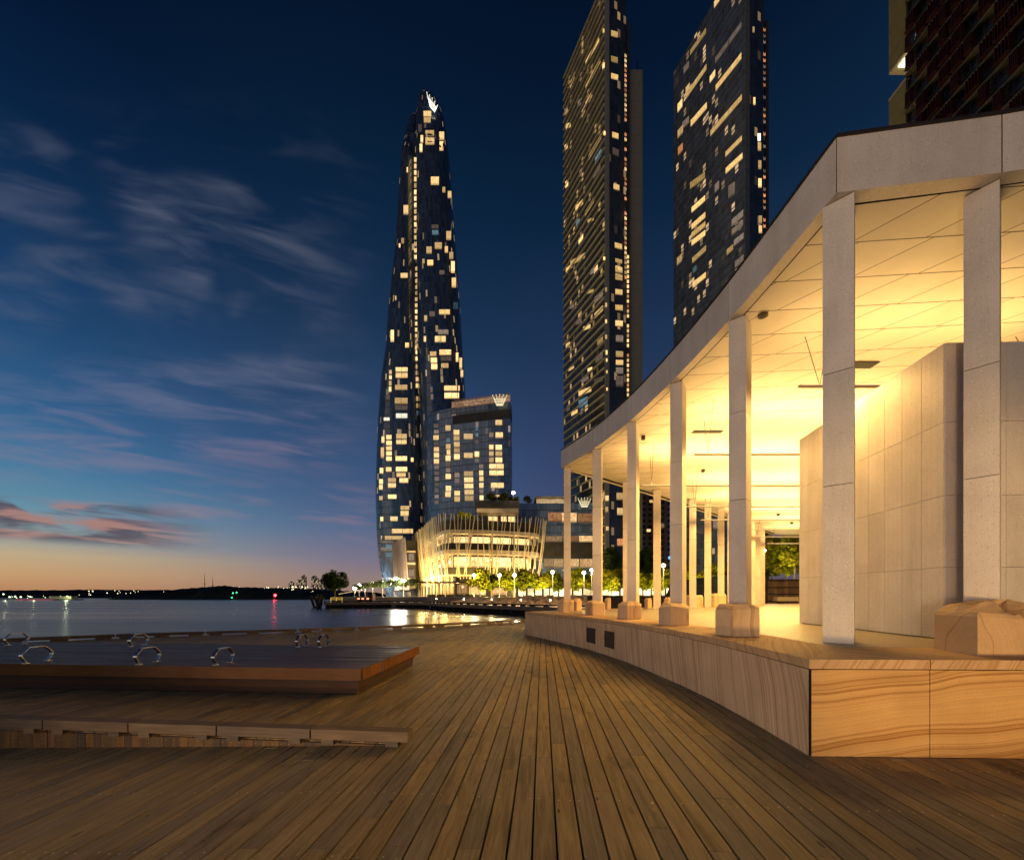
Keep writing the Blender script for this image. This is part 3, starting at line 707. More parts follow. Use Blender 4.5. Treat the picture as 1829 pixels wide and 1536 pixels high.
b=MB(); b.face([(*p,CEIL+.05) for p in reversed(inset(allr+[allr[0]],.03)[:-1])]); b.build('ceiling_void',M['black'],pav,merge=False)
def dark_slot(u0,u1,v,dy):
    Y=(CEIL-CZ)*F/(H-v); x0,x1=XU(u0,Y),XU(u1,Y); b=MB(); b.box(x0,x1,Y,Y+dy,CEIL-.012,CEIL+.004); b.build('ceiling_slot',M['black'],pav)
dark_slot(1528,1572,646,.22); dark_slot(1240,1292,769,.16)
def disc(u,v,r,h=.02):
    Y=(CEIL-CZ)*F/(H-v); p=Vector((XU(u,Y),Y,CEIL)); b=MB(); b.tube([p+Vector((0,0,-h)),p+Vector((0,0,.004))],r,16)
    o=b.build('ceiling_speaker',M['dmetal'],pav); b=MB(); b.tube([p+Vector((0,0,-h-.004)),p+Vector((0,0,-h))],r*.7,16); b.build('grille',M['black'],o)
disc(1363,563,.075); disc(1149,779,.06,.1); disc(1256,839,.06,.09); disc(1390,918,.08,.1); disc(1414,933,.08,.1)
# columns
def column(p,q,depth,z0=FZ,joints=(2.35,3.75)):
    p=Vector((*p,0)); q=Vector((*q,0)); d=(q-p).normalized(); n=Vector((-d.y,d.x,0)); n=n if n.y>0 else -n
    b=MB(); zs=[z0]+list(joints)+[CEIL-.005]
    for za,zb in zip(zs,zs[1:]):
        g=.004; P=[p,q,q+n*depth,p+n*depth]
        b.hexa([v+Vector((0,0,za+g)) for v in P],[v+Vector((0,0,zb-g)) for v in P],R.random())
    k=[p+d*.01+n*.01,q-d*.01+n*.01,q-d*.01+n*(depth-.01),p+d*.01+n*(depth-.01)]
    b.hexa([v+Vector((0,0,z0)) for v in k],[v+Vector((0,0,CEIL)) for v in k],0,1)
    return b.build('column',[M['terr'],M['black']],pav)
J=[(1.9,3.3),(2.35,3.9),(2.9,4.3),(2.2,4.0),(2.6,4.2),(2.3,3.6),(2.7,4.1)]
column((5.225,4.665),(5.39,4.455),.42,joints=(2.75,4.0))
column((3.69,4.79),(3.905,4.60),.42,joints=(2.70,4.02))
column((3.64,6.77),(3.834,6.60),.42,joints=(3.0,4.45))
column((3.44,8.77),(3.643,8.63),.42,joints=(2.95,4.3))
column((3.07,10.74),(3.278,10.63),.42,joints=(2.9,4.25))
column((2.536,12.69),(2.80,12.61),.42,joints=(2.7,4.2))
column((1.86,14.45),(2.10,14.42),.42,joints=(3.1,4.4))
for (x,y) in ((4.50,16.3),(6.15,17.5),(8.42,19.1),(9.62,20.1),(10.85,21.2),(11.95,22.3),(13.2,23.4),(14.4,24.4),(15.45,25.6),(16.8,27.3)):
    column((x-.02,y-.02),(x+.25,y-.13),.3,joints=(2.7+R.uniform(-.3,.3),4.1))
# inner room clad in terrazzo panels
wl=[(5.88,8.25),(5.46,5.1)]; WT=4.6
iw=MB()
def panels(mb,p,q,n,zs,outn,g=.0025):
    p=Vector((*p,0)); q=Vector((*q,0)); d=(q-p)/n; nn=Vector((*outn,0)).normalized()
    for i in range(n):
        for za,zb in zip(zs,zs[1:]):
            a=p+d*i+d.normalized()*g; c=p+d*(i+1)-d.normalized()*g
            mb.hexa([a+Vector((0,0,za+g)),c+Vector((0,0,za+g)),c-nn*.03+Vector((0,0,za+g)),a-nn*.03+Vector((0,0,za+g))],[a+Vector((0,0,zb-g)),c+Vector((0,0,zb-g)),c-nn*.03+Vector((0,0,zb-g)),a-nn*.03+Vector((0,0,zb-g))],R.random())
zs=[FZ+.012,1.77,2.675,3.60,WT]
panels(iw,wl[0],wl[1],10,zs,(-.99,.13)); panels(iw,(5.475,5.085),(5.79,5.075),1,zs,(0,-1)); panels(iw,(5.795,5.075),(9.1,4.99),8,zs,(0,-1))
panels(iw,(5.89,8.26),(12,9.2),16,zs,(-.1,1))
room=iw.build('inner_room_panels',M['terr'],pav,merge=False)
b=MB(); b.prism([(5.91,8.22),(5.50,5.125),(9.1,5.03),(12,5.0),(12,9.15)],FZ,WT-.004); b.build('inner_room_core',M['black'],pav)
for (u,v) in ((1668,622),(1674,617),(1700,607),(1706,605)):
    Y=6.0; p=W(u,v+12,Y); b=MB(); b.tube([(p.x,Y,WT-.01),(p.x,Y,WT+.12)],.006,6); b.build('roof_spike',M['wire'],pav)
# hanging uplight rods
rods=[(6.68,4.75,9.2,'nearest the big sandstone block'),(9.9,4.47,13,'second from the front'),(12.7,4.05,15,'third from the front'),(15.66,6.75,17,'fourth from the front'),(18.4,8.6,19,'fifth from the front'),(21.0,11.4,20,'sixth from the front'),(23.6,14.0,24,'second last, hung before the trees'),(26.6,16.8,26,'rearmost, hung before the trees')]
for k,(Y,x0,x1,tx) in enumerate(rods):
    e=empty('uplight_rod',((x0+x1)/2,Y,4.88),'slim linear light hung on wires under the ceiling, '+tx,'pendant light','linear uplights under the pavilion ceiling')
    b=MB(); b.box(x0,x1,Y-.022,Y+.022,4.86,4.895); b.build('rod',M['rod'],e)
    b=MB(); b.box(x0+.05,x1-.05,Y-.014,Y+.014,4.896,4.904); b.build('diffuser',glow('uplight_diffuser' if k==0 else 'uplight_diffuser_%d'%k,(1,.66,.28),3.0),e)
    n=max(2,int((x1-x0)/3.2))
    for i in range(n):
        x=x0+.35+(x1-x0-.7)*i/max(1,n-1); 
        b=MB()
        for dy in (-.5,.5): b.tube([(x,Y,4.89),(x+.12*(1 if dy>0 else -1),Y+dy,CEIL)],.006 if Y<11 else .009,5)
        b.build('wire',M['wire'],e)
    pf=(.34,.85,1.05,1.05,.95,.85,.8,.7)[k]
    l=light('uplight_source','AREA',((x0+x1)/2,Y,4.93),(1,.60,.20),50*pf*(x1-x0),shape='RECTANGLE',size=x1-x0-.1,size_y=.1,target=((x0+x1)/2,Y,9)); l.rotation_euler=(math.pi,0,0)
    l=light('downlight_source','AREA',((x0+x1)/2,Y,4.853),(1,.56,.15),(90,72,66,62,58,54,50,45)[k]*(x1-x0),shape='RECTANGLE',size=x1-x0-.1,size_y=.02); l.rotation_euler=(0,0,0)
# rough sandstone seat blocks
def block(name,pts,h,z=FZ,top=None,label='',mat='ss_block',rough=.04,seed=1,group='sandstone blocks around the pavilion floor'):
    rr=random.Random(seed); c=sum((Vector(p) for p in pts),Vector((0,0)))/len(pts)
    bm=bmesh.new()
    base=[bm.verts.new((p[0]-c.x,p[1]-c.y,0)) for p in pts]
    up=[bm.verts.new((p[0]-c.x,p[1]-c.y,h*(.80+rr.uniform(-.06,.10)))) for p in pts]
    k=.62 if top is None else top
    tp=[bm.verts.new(((p[0]-c.x)*k+rr.uniform(-.03,.03),(p[1]-c.y)*k+rr.uniform(-.03,.03),h*(1.0+rr.uniform(-.03,.03)))) for p in pts]
    n=len(pts)
    for i in range(n):
        j=(i+1)%n; bm.faces.new((base[i],base[j],up[j],up[i])); bm.faces.new((up[i],up[j],tp[j],tp[i]))
    bm.faces.new(tp); bm.faces.new(list(reversed(base))); bmesh.ops.recalc_face_normals(bm,faces=bm.faces)
    bmesh.ops.triangulate(bm,faces=[f for f in bm.faces if len(f.verts)>4])
    bmesh.ops.subdivide_edges(bm,edges=[e for e in bm.edges if e.verts[0].co.z>h*.6 and e.verts[1].co.z>h*.6],cuts=3,use_grid_fill=True)
    for v in bm.verts:
        if v.co.z>h*.9: v.co.z+=rr.uniform(-1,1)*rough*.35
    me=bpy.data.meshes.new(name); bm.to_mesh(me); bm.free(); me.materials.append(M[mat]); at=me.attributes.new('rnd','FLOAT','FACE')
    for d_ in at.data: d_.value=seed*.137%1
    o=bpy.data.objects.new(name,me); COL.objects.link(o); o.location=(c.x,c.y,z); bv=o.modifiers.new('b','BEVEL'); bv.width=.008; bv.segments=2; bv.limit_method='ANGLE'; bv.angle_limit=rad(35)
    return tag(o,label,'stone block',group)
def boulder(label):
    A=[Vector(gb(u,v)) for u,v in ((1669,1158.5),(1722,1167.5),(1746,1171),(1850,1171.5),(1905,1166))]; back=[A[4]+Vector((.30,.36)),A[3]+Vector((.62,.66)),A[1]+Vector((.92,.80)),A[0]+Vector((.60,.54))]
    ring=A+back; c=sum(ring,Vector((0,0)))/len(ring); rr=random.Random(21); bm=bmesh.new(); n=len(ring); lev=[]
    for z,k,j in ((0,1,0),(.35,1.0,.0),(.385,.97,.012),(.43,.84,.03),(.475,.62,.04),(.495,.34,.03)):
        row=[]
        for i,p in enumerate(ring):
            for s_ in (0,.34,.67):
                q=p.lerp(ring[(i+1)%n],s_); d=q-c; kk=k*(1-.0 if k==1 else 1)
                if z>.35 and 3<=i<=4: kk*=.97
                row.append(bm.verts.new((d.x*kk+rr.uniform(-j,j)*.7,d.y*kk+rr.uniform(-j,j)*.7,z+rr.uniform(-j,j)*.5+(0 if z==0 else .012*math.sin(9*q.x)-(.05 if (z>.4 and 4.66<q.x<4.82) else 0)))))
        lev.append(row)
    m=len(lev[0])
    for a,b in zip(lev,lev[1:]):
        for i in range(m): bm.faces.new((a[i],a[(i+1)%m],b[(i+1)%m],b[i]))
    bm.faces.new(lev[-1]); bm.faces.new(list(reversed(lev[0]))); bmesh.ops.recalc_face_normals(bm,faces=bm.faces)
    me=bpy.data.meshes.new('sandstone_boulder'); bm.to_mesh(me); bm.free(); me.materials.append(M['ss_big']); me.attributes.new('rnd','FLOAT','FACE')
    o=bpy.data.objects.new('sandstone_boulder',me); COL.objects.link(o); o.location=(c.x,c.y,FZ); return tag(o,label,'stone block','sandstone blocks around the pavilion floor')
def gb(u,v): p=G(u,v,FZ); return (p.x,p.y)
def blk(u0,um,u1,vl,vm,vr,depth,h,label,seed,**k):
    a,m,c=gb(u0,vl),gb(um,vm),gb(u1,vr); dv=Vector(((m[0])/m[1],1)).normalized()*depth
    pts=[a,m,c,(c[0]+dv.x*.75+.02,c[1]+dv.y*.75),(m[0]+dv.x*1.05+.06,m[1]+dv.y*1.05),(a[0]+dv.x*.7,a[1]+dv.y*.7)]
    return block('sandstone_block',pts,h,label=label,seed=seed,**k)
boulder('large veined sandstone boulder with rough rounded top at the near pavilion corner')
blk(1277.6,1309,1356.8,1133.5,1136.8,1137.6,.62,.43,'pale faceted sandstone block before the second near column, biggest along the plinth side',5,top=.7)
blk(1176.5,1197.5,1230.5,1116,1117.6,1116.8,.62,.42,'sandstone block with a dark crack line before the third column of the plinth side',8)
blk(1103.5,1120,1145.2,1105.3,1106.2,1105.5,.6,.42,'sandstone block with a brown wavy vein before the fourth column of the plinth side',9)
blk(1045.5,1058.5,1080,1098.3,1099,1098.6,.6,.42,'sandstone block with orange swirls before the fifth column of the plinth side',12)
blk(995.8,1006,1024.3,1093.4,1093.8,1093.6,.6,.44,'sandstone block at the far tip of the plinth, before the last column',14)
blk(1024,1030,1038,1090.4,1090.6,1090.4,.6,.46,'small orange sandstone block just right of the last column at the plinth tip',15)
blk(1080,1085,1090.5,1088.6,1088.8,1088.7,.6,.48,'narrow orange sandstone block half hidden behind the fifth column',16)
blk(1151,1157,1164,1086.4,1086.6,1086.4,.6,.46,'sandstone block on the rear floor edge beside the slim rear column',17)
blk(1186,1194,1202,1085.2,1085.4,1085.2,.6,.5,'sandstone block on the rear floor edge seen behind the third column',18)
blk(1225,1236,1256,1085,1085.3,1085,.6,.62,'long orange sandstone block between the rear columns, first of two',19,top=.85)
blk(1262,1276,1297,1084,1084.3,1084,.6,.68,'long orange sandstone block between the rear columns, second of two',20,top=.85)
# hoarding, wall and stage behind pavilion
hd=empty('timber_hoarding',(24,36,.8),'grey timber hoarding with horizontal rails behind the pavilion','fence')
b=MB()
for k in range(24): b.box(20.5+k*.32,20.5+k*.32+.31,36,36.05,.75,2.95,R.random())
b.build('boards',wood('grey_hoarding',(.24,.17,.11),(.13,.09,.06),.8,(30,30,3),.3),hd)
b=MB()
for z in (1.0,1.6,2.2,2.85): b.box(20.5,28.2,35.9,35.995,z-.05,z+.05)
b.build('rail',M['darkwood'],hd); b=MB()
for x in (22.6,26.6): b.box(x-.1,x+.1,35.8,35.895,.75,3.0)
b.build('post',M['darkwood'],hd)
sb=empty('timber_crate',(23.6,34.5,FZ),'pale low timber crate standing before the grey hoarding','crate')
b=MB(); b.box(22.5,24.4,34.2,34.8,1.0,1.1); b.box(22.55,24.35,34.25,34.75,1.1,1.36,.5); b.build('box',M['slat'],sb); b=MB()
for x in (22.6,23.4,24.2): b.box(x,x+.12,34.25,34.4,FZ,1.0)
b.build('runner',M['darkwood'],sb)
rw=MB(); rw.hexa([(7.5,40,-.5),(24,41,-.5),(24,41.6,-.5),(7.5,40.6,-.5)],[(7.5,40,1.5),(24,41,1.42),(24,41.6,1.42),(7.5,40.6,1.5)])
tag(rw.build('retaining_wall',M['stone_dark']),'dark low stone retaining wall seen between the rear columns','wall')
b=MB(); b.face([(16,42,1.4),(26,42,1.4),(26,48,4.0),(19,48,3.2)]); tag(b.build('bank',plain('dark_planted_bank',(.03,.035,.015),.9,0,.6,2)),kind='structure')
# ------------------------------------------------------------------ towers
CAM=Vector((0,0,CZ))
def ray(u,v): return Vector(((u-U0)/F,1,(H-v)/F)).normalized()
def bvh_of(objs):
    vs=[];fs=[]
    for o in objs:
        off=Vector((0,0,0)); q=o
        while q: off+=q.location; q=q.parent
        k=len(vs); vs+=[p.co+off for p in o.data.vertices]; fs+=[[k+i for i in p.vertices] for p in o.data.polygons]
    return BVHTree.FromPolygons(vs,fs)
def window(bvh,quad,mat,parent,name='window',proud=.10,rnd=None,thick=.3):
    """a lit window set into the facade where the camera ray meets it; real frame depth"""
    NC=4; lo=[];hi=[]; n=Vector((0,0,0))
    for k in range(NC+1):
        t=k/NC
        for (i,j,dst) in ((0,1,lo),(3,2,hi)):
            u=quad[i][0]+(quad[j][0]-quad[i][0])*t; v=quad[i][1]+(quad[j][1]-quad[i][1])*t
            h=bvh.ray_cast(CAM,ray(u,v))
            if h[0] is None: return None
            n+=h[1] if h[1].dot(ray(u,v))<0 else -h[1]; dst.append(h[0])
    n.normalize()
    if max((a-lo[0]).length for a in lo+hi)>40: return None
    r=R.random() if rnd is None else rnd; b=MB(); fl=[p+n*proud for p in lo]; fh=[p+n*proud for p in hi]
    for k in range(NC): b.face([fl[k],fl[k+1],fh[k+1],fh[k]],[(k/NC,0),((k+1)/NC,0),((k+1)/NC,1),(k/NC,1)],r)
    f=[fl[0],fl[-1],fh[-1],fh[0]]; bk=[p-n*(thick+proud) for p in f]
    for i in range(4):
        j=(i+1)%4; b.face([bk[i],bk[j],f[j],f[i]],[(0,0),(0,0),(0,0),(0,0)],r,1)
    return b.build(name,[mat,M['spandrel']],parent,merge=False)
class Wins:
    """first 95 become parts, the rest one part of kind stuff"""
    def __init__(s,parent,bvh): s.p=parent; s.b=bvh; s.q=[]
    def rect(s,z,x0,y0,x1,y1,m='win'):
        ox,oy,sc_=z; s.q.append(([(ox+x0/sc_,oy+y1/sc_),(ox+x1/sc_,oy+y1/sc_),(ox+x1/sc_,oy+y0/sc_),(ox+x0/sc_,oy+y0/sc_)],m))
    def para(s,z,x0,t0,x1,t1,h,m='win'):
        if m=='win' and x1-x0>26: m='winband'; t0+=h*.08; t1+=h*.08; h*=.8
        ox,oy,sc_=z; s.q.append(([(ox+x0/sc_,oy+(t0+h)/sc_),(ox+x1/sc_,oy+(t1+h)/sc_),(ox+x1/sc_,oy+t1/sc_),(ox+x0/sc_,oy+t0/sc_)],m))
    def done(s,limit=96):
        ar=lambda q:abs(sum(q[i][0]*q[(i+1)%4][1]-q[(i+1)%4][0]*q[i][1] for i in range(4)))
        s.q.sort(key=lambda e:-ar(e[0])); rest=[]
        for k,(q,m) in enumerate(s.q):
            o=window(s.b,q,M[m],s.p)
            if o and k>=limit: rest.append(o)
        if rest:
            bm=bmesh.new(); mats=[]
            for o in rest:
                k0=len(bm.faces); bm.from_mesh(o.data); bm.faces.ensure_lookup_table()
                mm=[x for x in o.data.materials]
                for x in mm:
                    if x not in mats: mats.append(x)
                for f in bm.faces[k0:]: f.material_index=mats.index(mm[f.material_index])
                me=o.data; bpy.data.objects.remove(o)
            me=bpy.data.meshes.new('small_windows'); bm.to_mesh(me); bm.free()
            for x in mats: me.materials.append(x)
            o=bpy.data.objects.new('small_windows',me); COL.objects.link(o); o.parent=s.p; o['kind']='stuff'
def loft(name,rows,Yc,bfun,mat,parent,nseg=40,nz=70,pw=2.4,cap=True):
    """rows: (v,uL,uR) silhouette of the tower at distance Yc; super-ellipse plan"""
    rows=sorted(rows,key=lambda r:-r[0]); zs=[ZV(v,Yc) for v,_,_ in rows]
    def at(z):
        for i in range(len(zs)-1):
            if zs[i]<=z<=zs[i+1]:
                # smooth interpolation between the measured rows
                t=(z-zs[i])/(zs[i+1]-zs[i]); a,b=rows[i],rows[i+1]
                return a[1]+(b[1]-a[1])*t,a[2]+(b[2]-a[2])*t
        return rows[-1][1:]
    b=MB(); rings=[]
    zz=[zs[0]+(zs[-1]-zs[0])*k/nz for k in range(nz+1)]
    for z in zz:
        ul,ur=at(z); a=max(.3,(ur-ul)/2/F*Yc); cx=((ul+ur)/2-U0)/F*Yc; d=bfun(z,a); ring=[]
        for k in range(nseg+1):
            th=2*math.pi*k/nseg-math.pi/2*3; c,s_=math.cos(th),math.sin(th); e=.82
            ring.append(Vector((cx+a*math.copysign(abs(c)**e,c),Yc+d*math.copysign(abs(s_)**e,s_),z)))
        rings.append(ring)
    for i in range(nz):
        for k in range(nseg):
            u0=k*pw*2; u1=(k+1)*pw*2
            b.face([rings[i][k],rings[i][k+1],rings[i+1][k+1],rings[i+1][k]],[(u0,zz[i]),(u1,zz[i]),(u1,zz[i+1]),(u0,zz[i+1])])
    if cap: b.face(rings[-1][:-1])
    return b.build(name,mat,parent,smooth=True)
M['glassA']=facade('dark_blue_glass',(.030,.050,.085),(.010,.014,.022),2.4,3.6,.07,.10,.10,.05,(1,.66,.34),.75,spec=1.0,gs=.5)
M['glassB']=facade('blue_hotel_glass',(.080,.120,.190),(.014,.022,.04),1.55,3.27,.08,.10,.12,.02,(1,.7,.5),.5)
M['glassC']=facade('slate_blue_glass',(.026,.036,.046),(.022,.023,.024),1.6,3.7,.10,.10,.14,.05,(1,.62,.3),.5)
M['glassE']=facade('navy_tower_glass',(.065,.090,.130),(.11,.11,.095),1.6,3.3,.10,.15,.14,.09,(1,.66,.34),.7,gs=.8)
M['glassD']=facade('olive_glass',(.03,.028,.02),(.09,.08,.055),1.5,3.7,.09,.12,.14,.07,(1,.62,.25),.8,gs=.7)
YC=215.0
tw_=empty('twisting_glass_tower',(XU(757,YC),YC,1.3),'tall twisting petal-shaped glass tower with a pointed tip, rising behind the slatted podium','tower')
rB=[(162,756,759),(172,751,771),(184,748,781),(205,745,790),(228,744,796),(299,743,804),(377,744,809),(472,745,816),(553,746,822),(639,747,827),(704,750,831),(760,752,834),(900,756,837),(1068,758,840)]
rA=[(206,736,744),(214,731.5,745),(224,729.5,746),(244,726,746),(315,721,746),(403,715,747),(488,707,747),(566,697,748),(630,693,749),(686,684,751),(756,678.5,754),(834,675,757),(886,674,760),(946,675.5,762),(1000,679,762),(1040,688,762),(1068,694,762)]
pB=loft('main_petal',rB,YC,lambda z,a:max(a*.9,1.5+min(12,(271-z)*.3)) if z<268 else max(.5,a),M['glassA'],tw_)
pA=loft('side_petal',rA,YC+2,lambda z,a:max(a*.85,min(12,1+(258-z)*.4)),M['glassA'],tw_)
b=MB(); b.box(XU(737.5,YC),XU(746.5,YC),YC-6.5,YC+5,1.3,ZV(262,YC)); core_=b.build('stair_core',M['glassA'],tw_)
bv=bvh_of([pA,pB,core_]); ws=Wins(tw_,bv); Z1=(640,130,3.072); Z2=(640,600,3.84)
for r in [(358,212,400,245),(360,248,397,278),(368,318,415,352),(368,358,417,398),(342,345,356,388),(337,392,352,438),(445,378,466,430),(443,325,470,372),(398,572,442,618),(461,628,476,660),(490,650,510,690),(500,695,518,745),(482,870,508,920),(420,932,458,970),(374,955,403,995),(474,953,491,990),(379,1028,411,1060),(352,1022,364,1050),(498,985,520,1025),(508,1035,528,1100),(512,1125,535,1180),(443,1300,502,1328),(362,1332,378,1366),(420,1447,480,1478),(360,1445,372,1478),(445,1520,508,1536),(265,520,272,550),(248,728,274,780),(236,908,251,940),(223,938,231,962),(202,1225,209,1250),(232,1100,270,1128),(178,1412,196,1478),(257,1483,277,1510)]: ws.rect(Z1,*r)
for r in [(390,1310,420,1340),(437,1410,494,1438),(445,1085,472,1110),(402,835,440,858),(330,285,348,330)]: ws.rect(Z1,*r,m='windim')
ws.rect(Z1,405,865,440,892,m='winblue'); ws.rect(Z1,520,1260,545,1300,m='winblue')
y=466
while y<1000: ws.rect(Z1,307,y,320,y+27); y+=35.5
y=1064
while y<1530: ws.rect(Z1,310,y,324,y+25); y+=33.4
for r in [(222,0,245,38),(322,48,347,82),(256,216,338,248),(256,255,338,290),(212,235,230,265),(212,272,230,300),(211,310,228,345),(210,350,227,385),(252,336,336,372),(250,425,338,468),(160,690,180,735),(155,765,177,838),(192,680,228,712),(192,720,230,750),(192,758,230,786),(192,792,230,822),(192,828,230,858),(260,672,332,708),(260,714,331,744),(256,825,334,858),(360,835,378,865),(258,898,335,932),(262,940,325,968),(282,975,342,1008),(148,905,172,945),(190,900,228,932),(144,982,170,1018),(143,1022,168,1055),(204,975,258,1005),(204,1010,258,1042),(144,1098,168,1128),(204,1088,262,1118),(290,1165,350,1195),(290,1200,345,1235),(152,1240,172,1272),(220,1238,270,1270),(230,1322,375,1355),(526,2,597,45),(452,2,465,38),(556,95,636,133),(568,188,618,222),(492,108,535,142),(497,150,540,188),(500,193,542,232),(668,115,685,180),(692,150,710,230),(700,235,718,285),(588,342,695,378),(590,390,690,430),(155,1370,305,1398)]: ws.rect(Z2,*r)
for r in [(565,140,638,175),(252,475,337,512),(190,365,210,410),(188,410,215,440),(495,350,510,390),(497,400,515,440),(150,1405,245,1420),(155,1450,250,1475)]: ws.rect(Z2,*r,m='windim')
ws.rect(Z2,258,532,336,566,m='winwhite'); ws.rect(Z2,175,560,215,583,m='winwhite')
for y in (10,53,96,140,196,240,282,326): ws.rect(Z2,393,y,409,y+32)
for y in (415,462): ws.rect(Z2,396,y,410,y+34)
ws.rect(Z2,398,512,411,545,m='winblue'); ws.rect(Z2,396,670,412,698,m='windim'); ws.rect(Z2,360,690,368,740,m='windim')
for y in (1485,1430): ws.rect(Z2,190,y,245,y+36,m='winblue')
ws.done()
# curved hotel block
hb=empty('curved_hotel_block',(XU(835,190),190,1.3),'mid-height curved blue glass hotel block with columns of lit rooms, joined to the tall tower','building')
HS=182/196
PL=[(u,y*HS) for u,y in [(757,222),(759.5,217),(764,212.5),(772,209),(785,206),(806,203.5),(828,201.5),(850,200),(872,198.3),(892,197),(911,196)]]
def hotel(za,zb,line,name,mat,off=0.0):
    b=MB(); pts=[(XU(u,y),y-off) for u,y in line]; pts+= [(pts[-1][0]+.9,pts[-1][1]+5),(pts[-1][0]+.4,212),(pts[0][0]+3,212)]
    d=0
    for i in range(len(pts)):
        p,q=pts[i],pts[(i+1)%len(pts)]; L=(Vector(q)-Vector(p)).length
        b.face([(*p,za),(*q,za),(*q,zb),(*p,zb)],[(d,za),(d+L,za),(d+L,zb),(d,zb)]); d+=L
    b.face([(*p,zb) for p in pts]); return b.build(name,mat,hb)
h1=hotel(1.3,88*HS,PL,'glass_wall',M['glassB']); h2=hotel(88*HS+.02,96.5*HS,PL[:6]+[(812,203.1*HS)],'lower_crown_wall',M['glassB'])
h3=hotel(88*HS+.02,92.5*HS,PL[5:],'louvre_band',M['spandrel'],-.05); h4=hotel(92.5*HS+.02,96.0*HS,PL[5:],'parapet_wall',M['glassA'],.05)
b=MB(); pts=[Vector((XU(u,y),y-.1,0)) for u,y in PL[5:]]
for p,q in zip(pts,pts[1:]):
    n=9
    for k in range(n):
        x=p.lerp(q,(k+.5)/n); b.box(x.x-.07,x.x+.07,x.y-.3,x.y-.1,95.8*HS,100.0*HS)
    for z in (96.2*HS,97.6*HS,99.0*HS,100.0*HS): b.hexa([p+Vector((0,-.16,z)),q+Vector((0,-.16,z)),q+Vector((0,.0,z)),p+Vector((0,0,z))],[p+Vector((0,-.16,z+.18)),q+Vector((0,-.16,z+.18)),q+Vector((0,0,z+.18)),p+Vector((0,0,z+.18))])
b.build('roof_screen',plain('copper_screen',(.42,.27,.17),.5,.3,.2,1),hb)
b=MB()
for p,q in zip(pts,pts[1:]): b.face([p+Vector((0,1.0,96*HS)),q+Vector((0,1.0,96*HS)),q+Vector((0,1.0,100*HS)),p+Vector((0,1.0,100*HS))],[(0,0),(1,0),(1,1),(0,1)],R.random())
b.build('screen_glow',lit_window('screen_backlight',(1,.6,.35),(.4,.22,.12),.5,8),hb)
bv=bvh_of([h1,h2]); ws=Wins(hb,bv); Z7=(740,690,7.316)
D_='windim'
for r in [(255,290,315,330),(250,640,322,705),(258,795,325,860),(258,870,325,935),(258,950,325,1015),(408,510,475,585),(415,755,475,825),(425,830,472,900),(410,905,475,980),(410,1145,480,1215),(412,1300,482,1375),(405,1380,478,1450),(522,408,588,480),(515,570,590,640),(515,650,592,715),(518,728,594,798),(520,808,594,875),(520,885,594,960),(525,1365,597,1432),(525,1440,597,1510),(648,620,765,695),(650,870,765,940),(650,1110,768,1180),(652,1190,770,1260),(655,1272,772,1338),(658,1352,775,1420),(660,1430,775,1500),(790,852,848,925),(848,1100,902,1170),(850,1180,905,1245),(850,1262,905,1330),(855,1425,905,1490),(975,355,1032,425),(1060,355,1145,428),(975,440,1032,510),(1060,440,1148,512),(1062,602,1158,675),(978,765,1035,830),(1062,765,1145,835),(978,850,1035,912),(1062,850,1148,915),(978,930,1037,1000),(1062,930,1150,1000),(980,1015,1168,1082),(982,1098,1168,1165),(1002,1260,1170,1330),(1000,1420,1115,1450)]: ws.rect(Z7,*r)
for r in [(255,490,320,550),(258,570,322,625),(258,720,322,785),(265,1030,325,1090),(265,1110,325,1165),(268,1180,325,1240),(268,1255,325,1315),(268,1335,322,1395),(268,1415,322,1470),(268,1490,322,1545),(415,990,472,1055),(415,1070,472,1130),(528,1130,592,1195),(530,1205,592,1270),(795,700,842,760),(795,940,845,1000),(848,1020,900,1080),(852,1345,905,1405),(978,605,1035,670),(1070,1345,1095,1405)]: ws.rect(Z7,*r,m=D_)
for r in [(800,370,838,430),(800,450,838,510),(800,530,838,590),(800,612,838,665),(418,680,470,740)]: ws.rect(Z7,*r,m='winblue')
ws.done()
# crown emblem signs
def crown_sign(name,pos,w,h,label,mat,skew=0.0,ax=Vector((1,0,0)),thick=.25,grp='lit crown emblems on the hotel buildings'):
    e=empty(name,pos,label,'sign',grp); b=MB(); ax=ax.normalized(); nn=Vector((ax.y,-ax.x,0)); P=lambda x,z,o=0:Vector(pos)+ax*(x*w)+Vector((0,0,z*h+skew*x*w))+nn*o
    def bar(x0,z0,x1,z1,t):
        a=Vector((x0*w,z0*h)); c=Vector((x1*w,z1*h)); d=(c-a).normalized(); q=Vector((-d.y,d.x))*t/2
        f=[a-q,c-q,c+q,a+q]; L=[Vector(pos)+ax*p.x+Vector((0,0,p.y+skew*p.x)) for p in f]
        b.hexa([p for p in L],[p+nn*thick for p in L])
    t=w*.026
    bar(-.24,.02,.24,.02,t*1.6); bar(-.26,.10,.26,.10,t)
    n=9
    for k in range(n):
        f=k/(n-1)*2-1; x0=f*.26; x1=f*.48; zt=.80 if k%2==0 else .62
        zt-= .06*abs(f); bar(x0,.12,x1,zt,t*.9)
        c=P(x1*1.02,zt+.07,thick/2); b.ball(c,w*(.034 if k%2==0 else .022),8,5)
    for z,s in ((.30,.31),(.48,.37)): bar(-s,z+.02,s,z+.02,t*.7)
    b.build('emblem',mat,e,merge=False)
    b=MB(); f=[P(-.2,.0),P(.2,.0),P(.2,.14),P(-.2,.14)]; b.hexa([p-nn*.25 for p in f],[p-nn*.02 for p in f]); b.build('backing',M['dmetal'],e)
    return e
p0=Vector((XU(892.5,180.2),180.0,ZV(725,180.2)))
crown_sign('crown_sign',p0,6.4,5.6,'golden lit crown emblem on the roof screen of the curved hotel block',M['crown'])
pt=CAM+ray(767,186)*1; 
